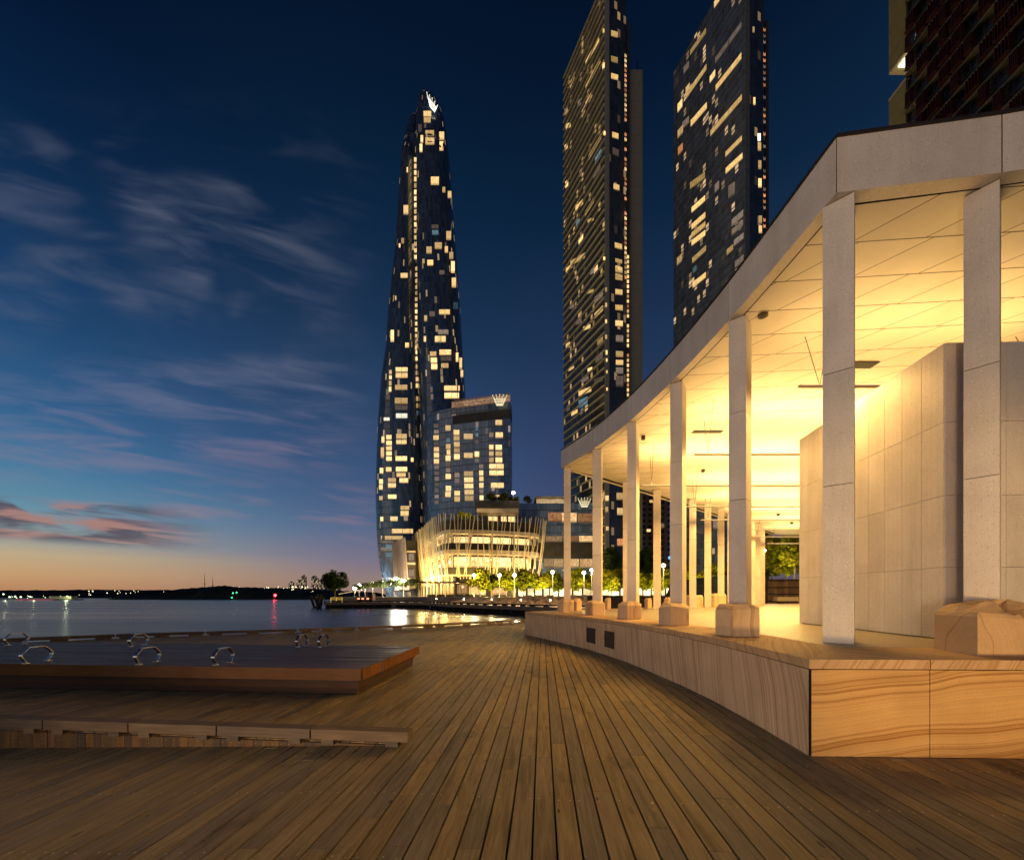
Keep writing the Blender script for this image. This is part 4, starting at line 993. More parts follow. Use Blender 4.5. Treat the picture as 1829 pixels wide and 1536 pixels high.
h=bvh_of([pB]).ray_cast(CAM,ray(773,203)); hp=h[0] if h[0] else Vector((XU(773,205),205,ZV(203,205)))
crown_sign('crown_sign',hp+Vector((0,-1.6,0)),5.4,6.6,'white lit crown emblem near the pointed tip of the tallest tower',M['crownw'],skew=-.95,ax=Vector((1,.25,0)))
# ------------------------------------------------------------------ two residential towers
def resid(name,label,uL,yL,uC,yC,uR,yR,ztop,fl,glassL,glassR,slabm,slab_out,strip,dark=False):
    A=Vector((XU(uL,yL),yL,0)); C=Vector((XU(uC,yC),yC,0)); Bq=Vector((XU(uR,yR),yR,0))
    e=empty(name,C,label,'tower'); back=A+(Bq-C)
    b=MB(); P=[A,C,Bq,back]; d=0
    for i in (0,):
        L=(C-A).length; b.face([A+Vector((0,0,1.3)),C+Vector((0,0,1.3)),C+Vector((0,0,ztop)),A+Vector((0,0,ztop))],[(0,0),(L,0),(L,ztop),(0,ztop)])
    left=b.build('west_wall',glassL,e)
    b=MB()
    for p,q in ((C,Bq),(Bq,back),(back,A)):
        L=(q-p).length; b.face([p+Vector((0,0,1.3)),q+Vector((0,0,1.3)),q+Vector((0,0,ztop)),p+Vector((0,0,ztop))],[(0,0),(L,0),(L,ztop),(0,ztop)])
    b.face([p+Vector((0,0,ztop)) for p in P]); right=b.build('side_wall',glassR,e)
    dl=(C-A).normalized(); nl=Vector((dl.y,-dl.x,0)); nl=nl if nl.x<0 else -nl
    b=MB(); z=5
    while z<ztop+1:
        q=[A,C+dl*.2,C+dl*.2+nl*slab_out,A+nl*slab_out]; b.hexa([p+Vector((0,0,z)) for p in q],[p+Vector((0,0,z+.42)) for p in q]); z+=fl
    b.build('floor_edges',slabm,e,merge=False)
    return e,left,right,A,C,Bq,dl,nl
e1,l1,r1,A1,C1,B1,dl,nl=resid('balconied_tower','tall residential tower with pale balcony edges and grey blade wall beside the twisting tower','1' and 1007,202,1080,170,1118,174.2,260.6,3.7,M['glassD'],M['glassC'],M['slab'],.6,1)
b=MB(); dr=(B1-C1).normalized(); nr=Vector((dr.y,-dr.x,0)); nr=nr if nr.y<0 else -nr
q=[C1,C1+dr*2.1,C1+dr*2.1+nr*.35,C1+nr*.35]
z=1.3
while z<259: b.hexa([p+Vector((0,0,z)) for p in q],[p+Vector((0,0,z+3.62)) for p in q],R.random()); z+=3.7
cs=b.build('corner_pier',M['blade'],e1,merge=False)
b=MB(); b.box(XU(1118,176),XU(1123,176),174.6,177,1.3,250); st_=b.build('stair_strip',M['spandrel'],e1)
b=MB(); b.box(XU(1123,176),XU(1145,178),176,196,1.3,ZV(125,176)); 
bl=b.build('blade_wall',facade('blade_panels',(.22,.22,.175),(.13,.13,.10),2.7,7.5,.03,.02,.5,0,blotch=.0,spec=.3),e1)
b=MB(); b.box(XU(1138,180),XU(1138,180)+.3,180,180.3,ZV(125,176)-.2,ZV(105,180)); b.build('roof_mast',M['dmetal'],e1)
bv=bvh_of([l1,r1,cs,st_]); ws=Wins(e1,bv); Q1=(980,0,3.072); Q2=(980,450,3.072)
for r in [(342,165,378,213),(342,305,378,353),(342,400,380,446),(348,722,382,768),(355,1005,387,1050),(362,1328,402,1373),(365,1415,402,1450),(366,1456,402,1490),(366,1497,403,1532)]: ws.para(Q1,r[0],r[1],r[2],r[1]+10,r[3]-r[1]-6)
ws.para(Q1,350,810,384,824,40,m=D_)
for p in [(203,335,278,200,36),(203,470,285,310,40),(203,560,240,500,36),(220,850,290,728,40),(88,602,105,585,36),(95,682,122,668,36),(148,1130,190,1090,36),(200,1160,250,1080,36),(215,1205,248,1190,24),(165,1310,190,1276,36),(120,1430,200,1386,36),(92,1000,108,985,36),(250,1480,270,1450,34),(88,800,105,785,30)]: ws.para(Q1,*p)
ws.para(Q1,255,870,290,815,40,m='winblue'); ws.para(Q1,160,560,178,540,36,m=D_); ws.para(Q1,170,940,185,920,36,m=D_); ws.para(Q1,150,1220,172,1196,30,m='winblue'); ws.para(Q1,245,955,285,900,32,m=D_)
for p in [(298,160,307,160,26),(296,345,308,345,40),(301,722,313,722,24),(300,1410,312,1410,20)]: ws.para(Q1,*p)
y=298
while y<1530: 
    if R.random()<.85: ws.para(Q1,417,y,427,y+2,20,m='winor' if R.random()<.4 else 'win')
    y+=27
for p in [(365,77,404,85,40),(365,120,404,127,38),(365,201,404,206,38),(365,287,406,291,38),(365,373,406,376,40),(368,541,408,543,42),(368,590,408,591,36)]: ws.para(Q2,*p)
for p in [(368,457,408,459,38),(368,634,408,635,36),(368,680,408,681,60)]: ws.para(Q2,*p,m=D_)
for p in [(252,250,299,205,40),(252,335,299,290,38),(268,485,299,460,36),(258,575,299,545,40),(212,212,248,202,24),(190,410,230,395,28),(150,380,182,368,24),(165,762,235,735,36),(95,505,118,492,30),(100,845,118,832,36),(175,868,190,852,30),(200,850,215,836,30),(115,292,140,285,24),(95,90,130,60,30),(170,20,200,2,24),(230,100,262,80,30),(110,640,140,622,20),(180,700,220,680,22),(215,640,240,630,20),(250,700,298,680,30),(125,880,160,860,26)]: ws.para(Q2,*p,m=R.choice(['win','win',D_]))
ws.para(Q2,165,815,215,792,46,m='winblue')
for p in [(309,196,320,196,26),(309,280,320,280,26),(309,372,320,372,22),(309,455,320,455,26),(312,540,322,540,26),(313,585,322,585,20),(314,650,323,650,18),(315,745,324,745,18)]: ws.para(Q2,*p)
y=20
while y<800:
    if R.random()<.9: ws.para(Q2,429,y,440,y,19,m='win' if R.random()<.7 else 'winor')
    y+=27
for (u0,v0,u1,v1) in ((1101,880,1114,893),(1102,907,1114,920),(1081,885,1087,895),(1082,940,1087,948),(1102,962,1114,975),(1081,905,1086,915)): ws.q.append(([(u0,v1),(u1,v1),(u1,v0),(u0,v0)],'winor' if v0>950 else 'win'))
ws.done()
e2,l2,r2,A2,C2,B2,dl2,nl2=resid('dark_blue_tower','tall dark blue glass residential tower directly behind the pavilion roof, second of the two','' or 1203,186,1330,150,1365,153.2,243,3.3,M['glassE'],M['glassC'],plain('dark_slab_edge',(.09,.095,.10),.5,.2,.2,.3),.08,1)
b=MB(); dr=(B2-C2).normalized(); nr=Vector((dr.y,-dr.x,0)); nr=nr if nr.y<0 else -nr; q=[C2,C2+dr*2.2,C2+dr*2.2+nr*.3,C2+nr*.3]; z=1.3
while z<241: b.hexa([p+Vector((0,0,z)) for p in q],[p+Vector((0,0,z+3.2)) for p in q],R.random()); z+=3.3
cs=b.build('corner_pier',plain('grey_green_corner',(.16,.17,.13),.5,0,.1,.1),e2,merge=False)
b=MB(); b.box(XU(1362,156),XU(1368,156),154.2,158,1.3,ZV(48,156)); st_=b.build('stair_strip',M['spandrel'],e2)
b=MB(); b.box(XU(1368,157),XU(1373.5,157),157,166,1.3,ZV(40,157)); b.build('blade_wall',M['blade'],e2)
bv=bvh_of([l2,r2,st_]); ws=Wins(e2,bv); Q6=(1180,0,2.558)
for p in [(135,228,208,125,34),(115,402,133,378,34),(116,425,210,290,36),(225,352,250,318,32),(252,388,370,238,38),(228,595,372,428,36),(138,548,212,463,40),(297,692,372,617,32),(298,766,375,695,36),(135,832,203,782,40),(142,945,204,890,34),(142,1022,205,966,34),(142,1060,205,1008,34),(142,1096,205,1048,34),(145,1176,208,1118,34),(147,1288,207,1240,34),(78,478,100,450,40),(78,598,103,570,38),(75,1180,98,1158,36),(303,1138,332,1112,36),(245,10,270,-25,32),(250,265,370,100,30)]: ws.para(Q6,*p,m='win' if p[1]!=265 else D_)
ws.para(Q6,80,676,102,652,38,m='winor')
for p in [(335,1098,380,1062,30),(340,1195,380,1162,34),(325,1005,378,958,34),(325,1050,378,1003,30),(105,310,130,278,34),(310,850,340,830,60),(248,845,268,825,40),(100,560,130,530,34)]: ws.para(Q6,*p,m=D_)
ws.para(Q6,148,1225,165,1210,28,m='winblue')
for r in [(445,735,459,776),(443,652,458,692),(445,817,460,860),(447,987,462,1024),(447,1032,462,1068),(419,125,428,153),(422,447,432,483)]: ws.rect(Q6,*r)
ws.rect(Q6,442,612,456,648,m='winwhite')
y=130
while y<1030:
    if R.random()<.8: ws.rect(Q6,469,y,479,y+17,m='winor' if R.random()<.5 else D_)
    y+=28
for (u0,v0,u1,v1) in ((1262,905,1268,925),(1274,930,1282,945),(1228,915,1232,925),(1234,945,1256,955),(1264,960,1272,985),(1281,950,1292,962)): ws.q.append(([(u0,v1),(u1,v1),(u1,v0),(u0,v0)],'windim'))
ws.done()
# brick apartment tower between them
e3=empty('brick_apartment_tower',(XU(1170,210),210,1.3),'brown masonry apartment tower with rows of small dark windows, seen between pavilion columns','building')
tb_=NT('brown_masonry'); uv=tb_.coord('UV'); sp=tb_.add('SeparateXYZ',None,Vector=uv)
fx=tb_.math('FRACT',tb_.math('DIVIDE',sp.outputs[0],3.3)); fy=tb_.math('FRACT',tb_.math('DIVIDE',sp.outputs[1],3.0))
op=tb_.math('MULTIPLY',tb_.math('MULTIPLY',tb_.math('GREATER_THAN',fx,.35),tb_.math('LESS_THAN',fx,.85)),tb_.math('MULTIPLY',tb_.math('GREATER_THAN',fy,.35),tb_.math('LESS_THAN',fy,.8)))
tb_.pr(Base_Color=tb_.mix(op,(.34,.23,.16),(.02,.02,.022)),Roughness=.7)
x0,x1=XU(1143,210),XU(1196,210)
def wall4(x0,x1,y0,y1,z0,z1,name,mat,par):
    b=MB(); P=[(x0,y0),(x1,y0),(x1,y1),(x0,y1)]; d=0
    for i in range(4):
        p,q=P[i],P[(i+1)%4]; L=(Vector(q)-Vector(p)).length; b.face([(*p,z0),(*q,z0),(*q,z1),(*p,z1)],[(d,z0),(d+L,z0),(d+L,z1),(d,z1)]); d+=L
    b.face([(*p,z1) for p in P]); return b.build(name,mat,par)
wb_=wall4(x0,x1,210,228,1.3,70,'masonry_wall',tb_.m,e3); wall4(x0+7.2,x0+12,208.2,209.99,1.3,71.5,'balcony_stack',facade('balcony_glass',(.05,.06,.07),(.32,.22,.15),2.4,3.0,.1,.3,.2,.1,(1,.7,.4),.5),e3)
bv=bvh_of([wb_])
for (u0,v0,u1,v1) in ((1160,893,1166,898),(1155,945,1162,950),(1150,986,1153,991)): window(bv,[(u0,v1),(u1,v1),(u1,v0),(u0,v0)],M['win'],e3)
# ------------------------------------------------------------------ red louvred tower, top right; tones darkened to paint in vignette
e4=empty('red_louvred_tower',(58.5,50,1.3),'dark office tower with red sunshade louvres and slatted end bay above the pavilion roof','tower')
XW=58.5; ZA,ZB_=78.5,82.3
b=MB(); b.box(XW+.5,86,20,60,1.3,140); b.box(XW+1.2,86,60,62.5,1.3,ZA-.2); b.box(XW+1.2,86,60,62.5,ZB_+.4,140)
b.build('glass_body',facade('vignette_dark_glass',(.006,.006,.006),(.012,.010,.009),1.5,2.75,.1,.15,.2,.0,blotch=.6),e4)
sl=MB(); z=20
while z<140:
    if not (ZA-.1<z<ZB_): sl.box(XW,XW+.35,59.9,62.6,z,z+.10); sl.box(XW+.35,86,62.45,62.62,z,z+.10)
    z+=.24
sl.build('slatted_screen',plain('khaki_slats',(.21,.18,.095),.6,0,.15,1),e4,merge=False)
b=MB(); b.box(XW,86,59.9,62.6,ZB_-.0,ZB_+.28); b.box(XW,86,59.9,62.6,ZA-.3,ZA); b.build('recess_slab',M['cream'],e4)
rl=MB(); sg=MB(); k=0; z=40
while z<139:
    y=59.6; j=0
    while y>21:
        if (j+k)%2==0 or R.random()<.25:
            w=R.choice([.9,1.3,1.7])
            for q in range(5): rl.box(XW-.55,XW+.05,y-w+q*w/5,y-w+q*w/5+.06,z+.5,z+2.45)
            rl.box(XW-.6,XW+.0,y-w,y,z+.42,z+.5)
        y-=1.55; j+=1
    sg.box(XW-.15,XW+.5,20,59.85,z-.12,z+.28); z+=2.75; k+=1
tag(rl.build('sunshade_louvre',plain('vignette_red_louvre',(.034,.0018,.0018),.5,.0,.2,.5),e4,merge=False),kind='stuff'); sg.build('spandrel_rail',plain('khaki_spandrel',(.06,.05,.028),.6,0,.2,.5),e4,merge=False)
b=MB(); b.box(XW+.5,XW+3,60.1,61.6,ZB_-.12,ZB_-.06); b.build('recess_lamp',glow('recess_light',(1,.85,.5),7,True),e4)
bv=bvh_of([bpy.data.objects['glass_body']])
for q in [((1643,66),(1647,64),(1652,28),(1645,50)),((1634,72),(1640,66),(1645,45),(1637,58))]: window(bv,list(q),M['winblue'],e4)
# ------------------------------------------------------------------ slatted podium building
def arcpath():
    P=[Vector((XU(741,212),212)),Vector((XU(752,193),193)),Vector((XU(764,178),178)),Vector((XU(775,165.5),165.5)),Vector((XU(783,157.5),157.5)),Vector((XU(788.5,153),153)),Vector((XU(795,150.7),150.7)),Vector((XU(806,150),150)),Vector((XU(840,150.4),150.4)),Vector((XU(880,152),152)),Vector((XU(920,154.5),154.5)),Vector((XU(950,157.2),157.2)),Vector((XU(961,160),160)),Vector((XU(966,165),165))]
    return P
PP=arcpath()
def poff(d):
    out=[]
    for i,p in enumerate(PP):
        q=(PP[min(i+1,len(PP)-1)]-PP[max(i-1,0)]).normalized(); out.append(p+Vector((q.y,-q.x))*d)   # outward is to the right of travel
    return out
pod=empty('slatted_podium',(-8,160,1.3),'low terraced building glowing yellow behind leaning pale timber slats, below the glass towers','building')
BKp=[(16,200),(-44,232)]
def ring_prism(d,z0,z1,name,mat,par=None):
    b=MB(); b.prism([tuple(p) for p in poff(d)]+BKp,z0,z1); return b.build(name,mat,par or pod)
ring_prism(-.6,26.3,30.0,'roof_planter',M['spandrel']); ring_prism(-.1,24.9,26.28,'upper_slab',M['cream'])
ring_prism(-4,20,24.88,'upper_storey',M['spandrel']); ring_prism(-.9,18.9,21.4,'middle_planter',M['spandrel']); ring_prism(-.1,17.3,18.88,'middle_slab',M['cream'])
ring_prism(-4.5,11,17.28,'middle_storey',M['spandrel']); ring_prism(-.9,9.6,12.3,'lower_spandrel',M['spandrel']); ring_prism(-.5,9.0,9.58,'lower_slab',M['cream']); ring_prism(-6,1.3,8.98,'ground_storey',M['spandrel'])
def glaz(d,z0,z1,n0,n1,mat,name='window',frac=(.04,.96)):
    L=poff(d)
    for i in range(len(L)-1):
        p,q=L[i],L[i+1]; ln=(q-p).length; n=max(1,round(ln/6.0))
        for k in range(n):
            a=p.lerp(q,(k+frac[0])/n); c=p.lerp(q,(k+frac[1])/n); nv=Vector(((q-p).y,-(q-p).x)).normalized()
            b=MB(); f=[(*a,z0),(*c,z0),(*c,z1),(*a,z1)]; f=[Vector(v)+Vector((nv.x,nv.y,0))*.1 for v in f]; bk_=[v-Vector((nv.x,nv.y,0))*.4 for v in f]
            r=R.random(); b.face(f,[(0,0),(1,0),(1,1),(0,1)],r)
            for m in range(4): b.face([bk_[m],bk_[(m+1)%4],f[(m+1)%4],f[m]],None,r,1)
            b.build(name,[mat,M['spandrel']],pod,merge=False)
glaz(-4,21.5,24.2,0,0,M['shop']); glaz(-4.5,12.4,16.6,0,0,M['shop']); glaz(-6,2.0,6.0,0,0,lit_window('ground_restaurant',(1,.6,.25),(.7,.28,.08),1.1,4),frac=(.08,.8))
L=poff(-1.4)
for i in range(len(L)-1):
    n=max(1,round((L[i+1]-L[i]).length/7))
    for k in range(n):
        p=L[i].lerp(L[i+1],k/n); b=MB(); b.tube([(p.x,p.y,1.3),(p.x,p.y,24.9)],.45,8); b.build('column',M['cream'],pod)
# leaning slats, each a part
To,Bo=poff(2.4),poff(-.9)
def along(P,t):
    ln=[(b_-a_).length for a_,b_ in zip(P,P[1:])]; tot=sum(ln); d=t*tot
    for (a_,b_),l in zip(zip(P,P[1:]),ln):
        if d<=l: return a_.lerp(b_,d/l)
        d-=l
    return P[-1].copy()
N=78
for k in range(N):
    t=k/(N-1); a=along(To,min(1,max(0,t+R.uniform(-.004,.004)))); lean=R.choice([-.026,-.014,0,.016,.028,.01]); c=along(Bo,min(1,max(0,t+lean+R.uniform(-.004,.004))))
    zt=R.uniform(31.2,32.4); zb_=R.uniform(7.6,9.2)-(2.0 if t<.6 else 0); b=MB(); r=.16
    m=a.lerp(c,.5)+ (a-c)*.12
    b.tube([(c.x,c.y,zb_),(m.x,m.y,(zt+zb_)/2),(a.x,a.y,zt)],[r*1.15,r,r*.8],5,R.random()); b.build('slat',M['slat'],pod)
def uplight(u,Y,z,pw,col=(1,.63,.17),r=.4): light('podium_uplight','POINT',(XU(u,Y),Y,z),col,pw,shadow_soft_size=r)
for u,Y,z,pw in ((741,200,7,8200),(752,180,7,10000),(760,168,8,13000),(775,158,8,8000),(795,146.5,8,4200),(815,146.5,10.6,1500),(840,147,10.6,1500),(865,148,10.6,1400),(890,149,10.6,1300),(915,151,10.6,1200),(940,153.5,10.6,1200)): uplight(u,Y,z,pw)
for k in range(8):
    p=along(poff(-2.2),.30+k*.095); light('soffit_glow','POINT',(p.x,p.y,23),(1,.62,.22),380,shadow_soft_size=.5); light('soffit_glow','POINT',(p.x,p.y,15.5),(1,.62,.22),650,shadow_soft_size=.5)
# restaurant canopy at ground
cn=empty('restaurant_canopy',(XU(805,143),143,1.3),'thin flat canopy on slim posts before the lit restaurant under the slats','canopy')
b=MB(); b.box(XU(748,143),XU(849,143),139,147,6.1,6.5); b.build('roof',M['dmetal'],cn)
for u in range(752,850,12): b=MB(); b.tube([(XU(u,143),139.4,1.3),(XU(u,143),139.4,6.1)],.11,6); b.build('post',M['cream'],cn)
for u in (765,790,818,838): light('canopy_lamp','POINT',(XU(u,143),142,5.4),(1,.55,.22),420,shadow_soft_size=.3)
for k in range(5):
    e=empty('dining_screen',(XU(770+k*17,138.5),138.5,1.3),'low planter screen on the restaurant terrace, number of five'.replace('number of five',['leftmost before the canopy','second along the canopy','middle one before the canopy','fourth along the canopy','nearest the avenue trees'][k]),'planter','planters before the restaurant')
    x=XU(770+k*17,138.5); b=MB(); b.box(x-1.4,x+1.4,138.2,138.9,1.3,2.0); b.build('box',M['darkwood'],e); b=MB()
    for q in range(60): 
        c=Vector((x+R.uniform(-1.3,1.3),138.5+R.uniform(-.3,.3),2.0+R.uniform(0,.5))); s=R.uniform(.1,.22); d1=Vector((R.uniform(-1,1),R.uniform(-1,1),R.uniform(-1,1))).normalized()*s; d2=Vector((R.uniform(-1,1),R.uniform(-1,1),R.uniform(-1,1))).normalized()*s
        b.face([c,c+d1,c+d1+d2,c+d2],None,R.random())
    b.build('foliage',M['lf_dark'],e,merge=False)
# left wing of the podium
wg=empty('slatted_wing',(XU(722,190),190,1.3),'smaller pinkish slatted wing between the tall tower foot and the glowing podium','building')
xa,xb,xc=XU(704,206),XU(727,187.5),XU(742,189)
b=MB(); b.hexa([(xa,206,5),(xb,187.5,5),(xc,189,5),(xc,210,5)],[(xa-1.0,206,ZV(973,206)),(xb-.6,187.5,ZV(965,187.5)),(xc,189,ZV(965,189)),(xc,210,26)]); b.build('body',M['spandrel'],wg)
for z0,z1 in ((9,9.9),(16.2,17.2),(21.8,22.6)): b=MB(); b.box(xb,xc+.3,186.9,188.3,z0,z1); b.build('slab',M['cream'],wg)
for z0,z1 in ((10.3,14),(17.6,21.3)):
    b=MB(); f=[(xb+.8,187.2,z0),(xc-.3,187.3,z0),(xc-.3,187.3,z1),(xb+.8,187.2,z1)]; b.face(f,[(0,0),(1,0),(1,1),(0,1)],R.random()); b.hexa([(xb+.8,187.22,z0),(xc-.3,187.35,z0),(xc-.3,187.7,z0),(xb+.8,187.7,z0)],[(xb+.8,187.22,z1),(xc-.3,187.35,z1),(xc-.3,187.7,z1),(xb+.8,187.7,z1)]); b.build('window',M['windim'],wg,merge=False)
sm=plain('pinkish_slat',(.45,.34,.25),.55,0,.1,.3)
for k in range(26):
    t=k/25; x=xa+(xb-xa)*t; y=206+(187.5-206)*t; zt=ZV(973,206)+(ZV(963,187.5)-ZV(973,206))*t+.8; b=MB(); dx=R.uniform(-.3,.3)
    b.tube([(x+.6+dx,y-.5,4.5),(x-.7,y-1.2,zt)],[.3,.2],5,R.random()); b.build('slat',sm,wg)
for u,Y in ((706,199),(722,183)): uplight(u,Y,5,3600,(1,.72,.5))
# glass wing right
gwg=empty('glass_podium',(XU(990,178),178,1.3),'dark blue glass podium block with an orange lit band, right of the slatted building','building')
x0,x1=XU(926,178),XU(1075,178)
M['bandor']=lit_window('orange_band_glazing',(1,.50,.20),(.6,.22,.07),.75,6); M['band']=lit_window('band_glazing',(1,.70,.32),(.8,.38,.12),.95,6)
gl=wall4(x0,x1,178,205,1.3,42.5,'glass_wall',M['glassB'],gwg); b=MB(); b.box(x0-.2,x1,177.4,177.98,18.2,25.2); b.build('spandrel',M['spandrel'],gwg)
bv=bvh_of([gl])
for (ua,ub,va,vb,m) in ((979,1004,915,932,'bandor'),(1004,1030,916,933,'band'),(1032,1060,917,934,'bandor'),(975,1004,957,968,'band'),(1006,1032,957,968,'bandor'),(1034,1060,957,968,'band'),(972,988,998,1014,'band'),(989,1006,998,1014,'band'),(1008,1034,998,1014,'band'),(1036,1062,998,1014,'band'),(938,958,958,966,'windim')): window(bv,[(ua,vb),(ub,vb),(ub,va),(ua,va)],M[m],gwg)
b=MB(); b.box(XU(956,180),XU(1010,180),180,196,45.4,46.1); b.build('terrace_roof',M['cream'],gwg); b=MB(); f=[(XU(958,182),182,42.6),(XU(1008,182),182,42.6),(XU(1008,182),182,45.3),(XU(958,182),182,45.3)]; b.face(f,[(0,0),(1,0),(1,1),(0,1)],.7); b.box(XU(958,182),XU(1008,182),182.02,194,42.52,45.38,0,1); b.build('terrace_room',[lit_window('terrace_glazing',(1,.8,.45),(.7,.35,.12),1.2,14),M['spandrel']],gwg,merge=False)
b=MB()
for k in range(18): x=XU(930,178)+k*(XU(1010,178)-XU(930,178))/17; b.box(x-.04,x+.04,178.1,178.2,42.5,43.8)
b.box(XU(928,178),XU(1010,178),178.1,178.2,43.7,43.8); b.build('balustrade',M['cream'],gwg)
crown_sign('crown_sign',Vector((XU(1043.5,177),176.6,ZV(906,177))),5.6,4.6,'pale lit crown emblem on the glass podium, framed between two pavilion columns',M['crown'])
# roof terrace pavilion on the podium
rt=empty('roof_terrace',(XU(888,160),160,30),'dark cantilevered roof terrace with pale underside above the slatted building','terrace')
b=MB(); b.box(XU(849,158),XU(927,158),156,176,35.6,38.4); b.build('planter_band',M['spandrel'],rt); b=MB(); b.box(XU(852,158),XU(926,158),156.6,176,34.2,35.58); b.build('underside',M['cream'],rt)
b=MB(); b.box(XU(862,164),XU(922,164),164,176,30.0,34.18); b.build('room',M['spandrel'],rt)
for ua,ub in ((872,888),(895,905),(908,920)):
    b=MB(); f=[(XU(ua,163.7),163.7,30.6),(XU(ub,163.7),163.7,30.6),(XU(ub,163.7),163.7,33.8),(XU(ua,163.7),163.7,33.8)]; b.hexa(f[:2]+[Vector(f[1])+Vector((0,.25,0)),Vector(f[0])+Vector((0,.25,0))],f[3:1:-1]+[Vector(f[2])+Vector((0,.25,0)),Vector(f[3])+Vector((0,.25,0))]) if False else b.face(f,[(0,0),(1,0),(1,1),(0,1)],R.random()); b.box(XU(ua,163.7),XU(ub,163.7),163.75,163.98,30.6,33.8); b.build('window',M['win'],rt,merge=False)
light('terrace_lamp_source','POINT',(XU(917,152),154,ZV(880,154)),(1,.85,.5),2600,shadow_soft_size=.2); light('terrace_lamp_source','POINT',(XU(830,150),152,33),(1,.72,.35),1500,shadow_soft_size=.3); light('terrace_glow','POINT',(XU(880,155),154.6,31.5),(1,.65,.3),500,shadow_soft_size=.3)
# ------------------------------------------------------------------ trees
def crown_mesh(seed,n,leaf,flat=1.0,clumps=16,mat='lf_lit'):
    rr=random.Random(seed); b=MB(); C=[]
    for k in range(clumps):
        while 1:
            p=Vector((rr.uniform(-1,1),rr.uniform(-1,1),rr.uniform(-.9,1)))
            if p.length<.85: break
        C.append((p*.72,rr.uniform(.22,.42),rr.uniform(-.25,.25)))
    for k in range(n):
        c,r,sh=rr.choice(C); d=Vector((rr.gauss(0,1),rr.gauss(0,1),rr.gauss(0,1))).normalized()*r*rr.random()**.4
        p=c+d; p.z*=flat; s=leaf*rr.uniform(.6,1.3); a=Vector((rr.gauss(0,1),rr.gauss(0,1),rr.gauss(0,.6))).normalized(); q=a.cross(Vector((rr.gauss(0,1),rr.gauss(0,1),rr.gauss(0,1)))).normalized()
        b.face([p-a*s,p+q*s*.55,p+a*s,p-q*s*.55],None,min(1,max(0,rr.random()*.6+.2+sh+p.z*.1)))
    return b
def trunk_mesh(hgt,r,nl,spread,seed,ctr):
    rr=random.Random(seed); b=MB(); b.tube([(0,0,0),(rr.uniform(-.03,.03)*hgt,0,hgt*.5),(0,0,hgt)],[r,r*.75,r*.55],7)
    for k in range(nl):
        a=6.283*k/nl+rr.uniform(-.4,.4); e=Vector((math.cos(a)*spread,math.sin(a)*spread,ctr+rr.uniform(-.1,.4)*spread)); m=Vector((math.cos(a)*spread*.4,math.sin(a)*spread*.4,hgt+(ctr-hgt)*.45)); b.tube([(0,0,hgt*.92),m,e],[r*.5,r*.33,r*.15],5)
    return b
protos={}
def tree(name,loc,cr,ch,cz,kind,label,group,seed,n=1500,leaf=.085,flat=1.0,tr=.14,clumps=16):
    key=(kind,seed%3,n,round(cr/ch,1),round(cz/ch,1))
    if key not in protos:
        e=empty(name,(0,0,0),label,'tree',group)
        b=crown_mesh(seed%3+hash(kind)%7*0+len(kind),n,leaf,1.0,clumps)
        for v in b.v: v.x*=cr; v.y*=cr; v.z=v.z*ch+cz
        b.build('crown',M[kind],e,merge=False); trunk_mesh(cz-ch*.45,tr,5,cr*.6,seed,cz).build('trunk',M['bark'],e)
        protos[key]=(e,cr)
        e.location=loc; e.rotation_euler.z=seed*1.7; return e
    p,c0=protos[key]; e=copy_tree(p); e.location=loc; e.rotation_euler.z=seed*1.7; e.scale=(cr/c0,)*3
    return tag(e,label,'tree',group)
AV=[(858,114,'leftmost, beside the restaurant canopy'),(880,118,'second from the restaurant canopy'),(905,114,'third from the canopy, left of a lamp'),(935,117,'before the right part of the slatted facade'),(962,113,'below the last slats'),(988,118,'left of the first pavilion column'),(1033,114,'between the first and second columns, left'),(1054,118,'between the first and second columns, right'),(1086,113,'between the second and third columns, left'),(1106,117,'between the second and third columns, right'),(1149,112,'between the third and fourth columns, beside the slim rear column'),(1181,108,'beside the bright lamp between the third and fourth columns'),(1222,104,'left of the group of three slim rear columns'),(1250,100,'between the first two of the slim rear columns'),(1275,96,'between the last two of the slim rear columns'),(1296,92,'just left of the fifth column')]
for k,(u,Y,tx) in enumerate(AV):
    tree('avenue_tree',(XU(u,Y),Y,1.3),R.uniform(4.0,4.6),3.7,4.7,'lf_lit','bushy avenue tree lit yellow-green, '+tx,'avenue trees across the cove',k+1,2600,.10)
GR=[(642,210,'farthest left of the grove'),(656,190,'second from the fig tree side'),(669,175,'third in the grove'),(683,165,'middle of the grove'),(697,155,'fourth from the right'),(709,150,'third from the right'),(722,146,'below two bright lamps'),(737,143,'nearest the restaurant canopy')]
for k,(u,Y,tx) in enumerate(GR):
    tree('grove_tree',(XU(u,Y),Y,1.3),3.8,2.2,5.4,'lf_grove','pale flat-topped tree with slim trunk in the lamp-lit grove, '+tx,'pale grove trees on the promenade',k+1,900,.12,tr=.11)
tree('fig_tree',(XU(598,118),118,1.3),4.6,3.7,4.9,'lf_dark','broad dark domed fig tree alone at the end of the far wharf',None,5,3600,.085,tr=.3,clumps=22)
RT=[(1378,52,2.6,'behind the hoarding, below the lamp'),(1402,50,3.2,'behind the hoarding, tallest, beside the inner room'),(1420,47,2.6,'behind the hoarding, partly hidden by the inner room'),(1366,58,2.4,'behind the hoarding, beside the lit rear column')]
for k,(u,Y,cr,tx) in enumerate(RT):
    tree('leafy_tree',(XU(u,Y),Y,1.3),cr,3.0,5.2,'lf_lit','leafy green tree, '+tx,'trees behind the hoarding',k+1,2600,.10,tr=.16)
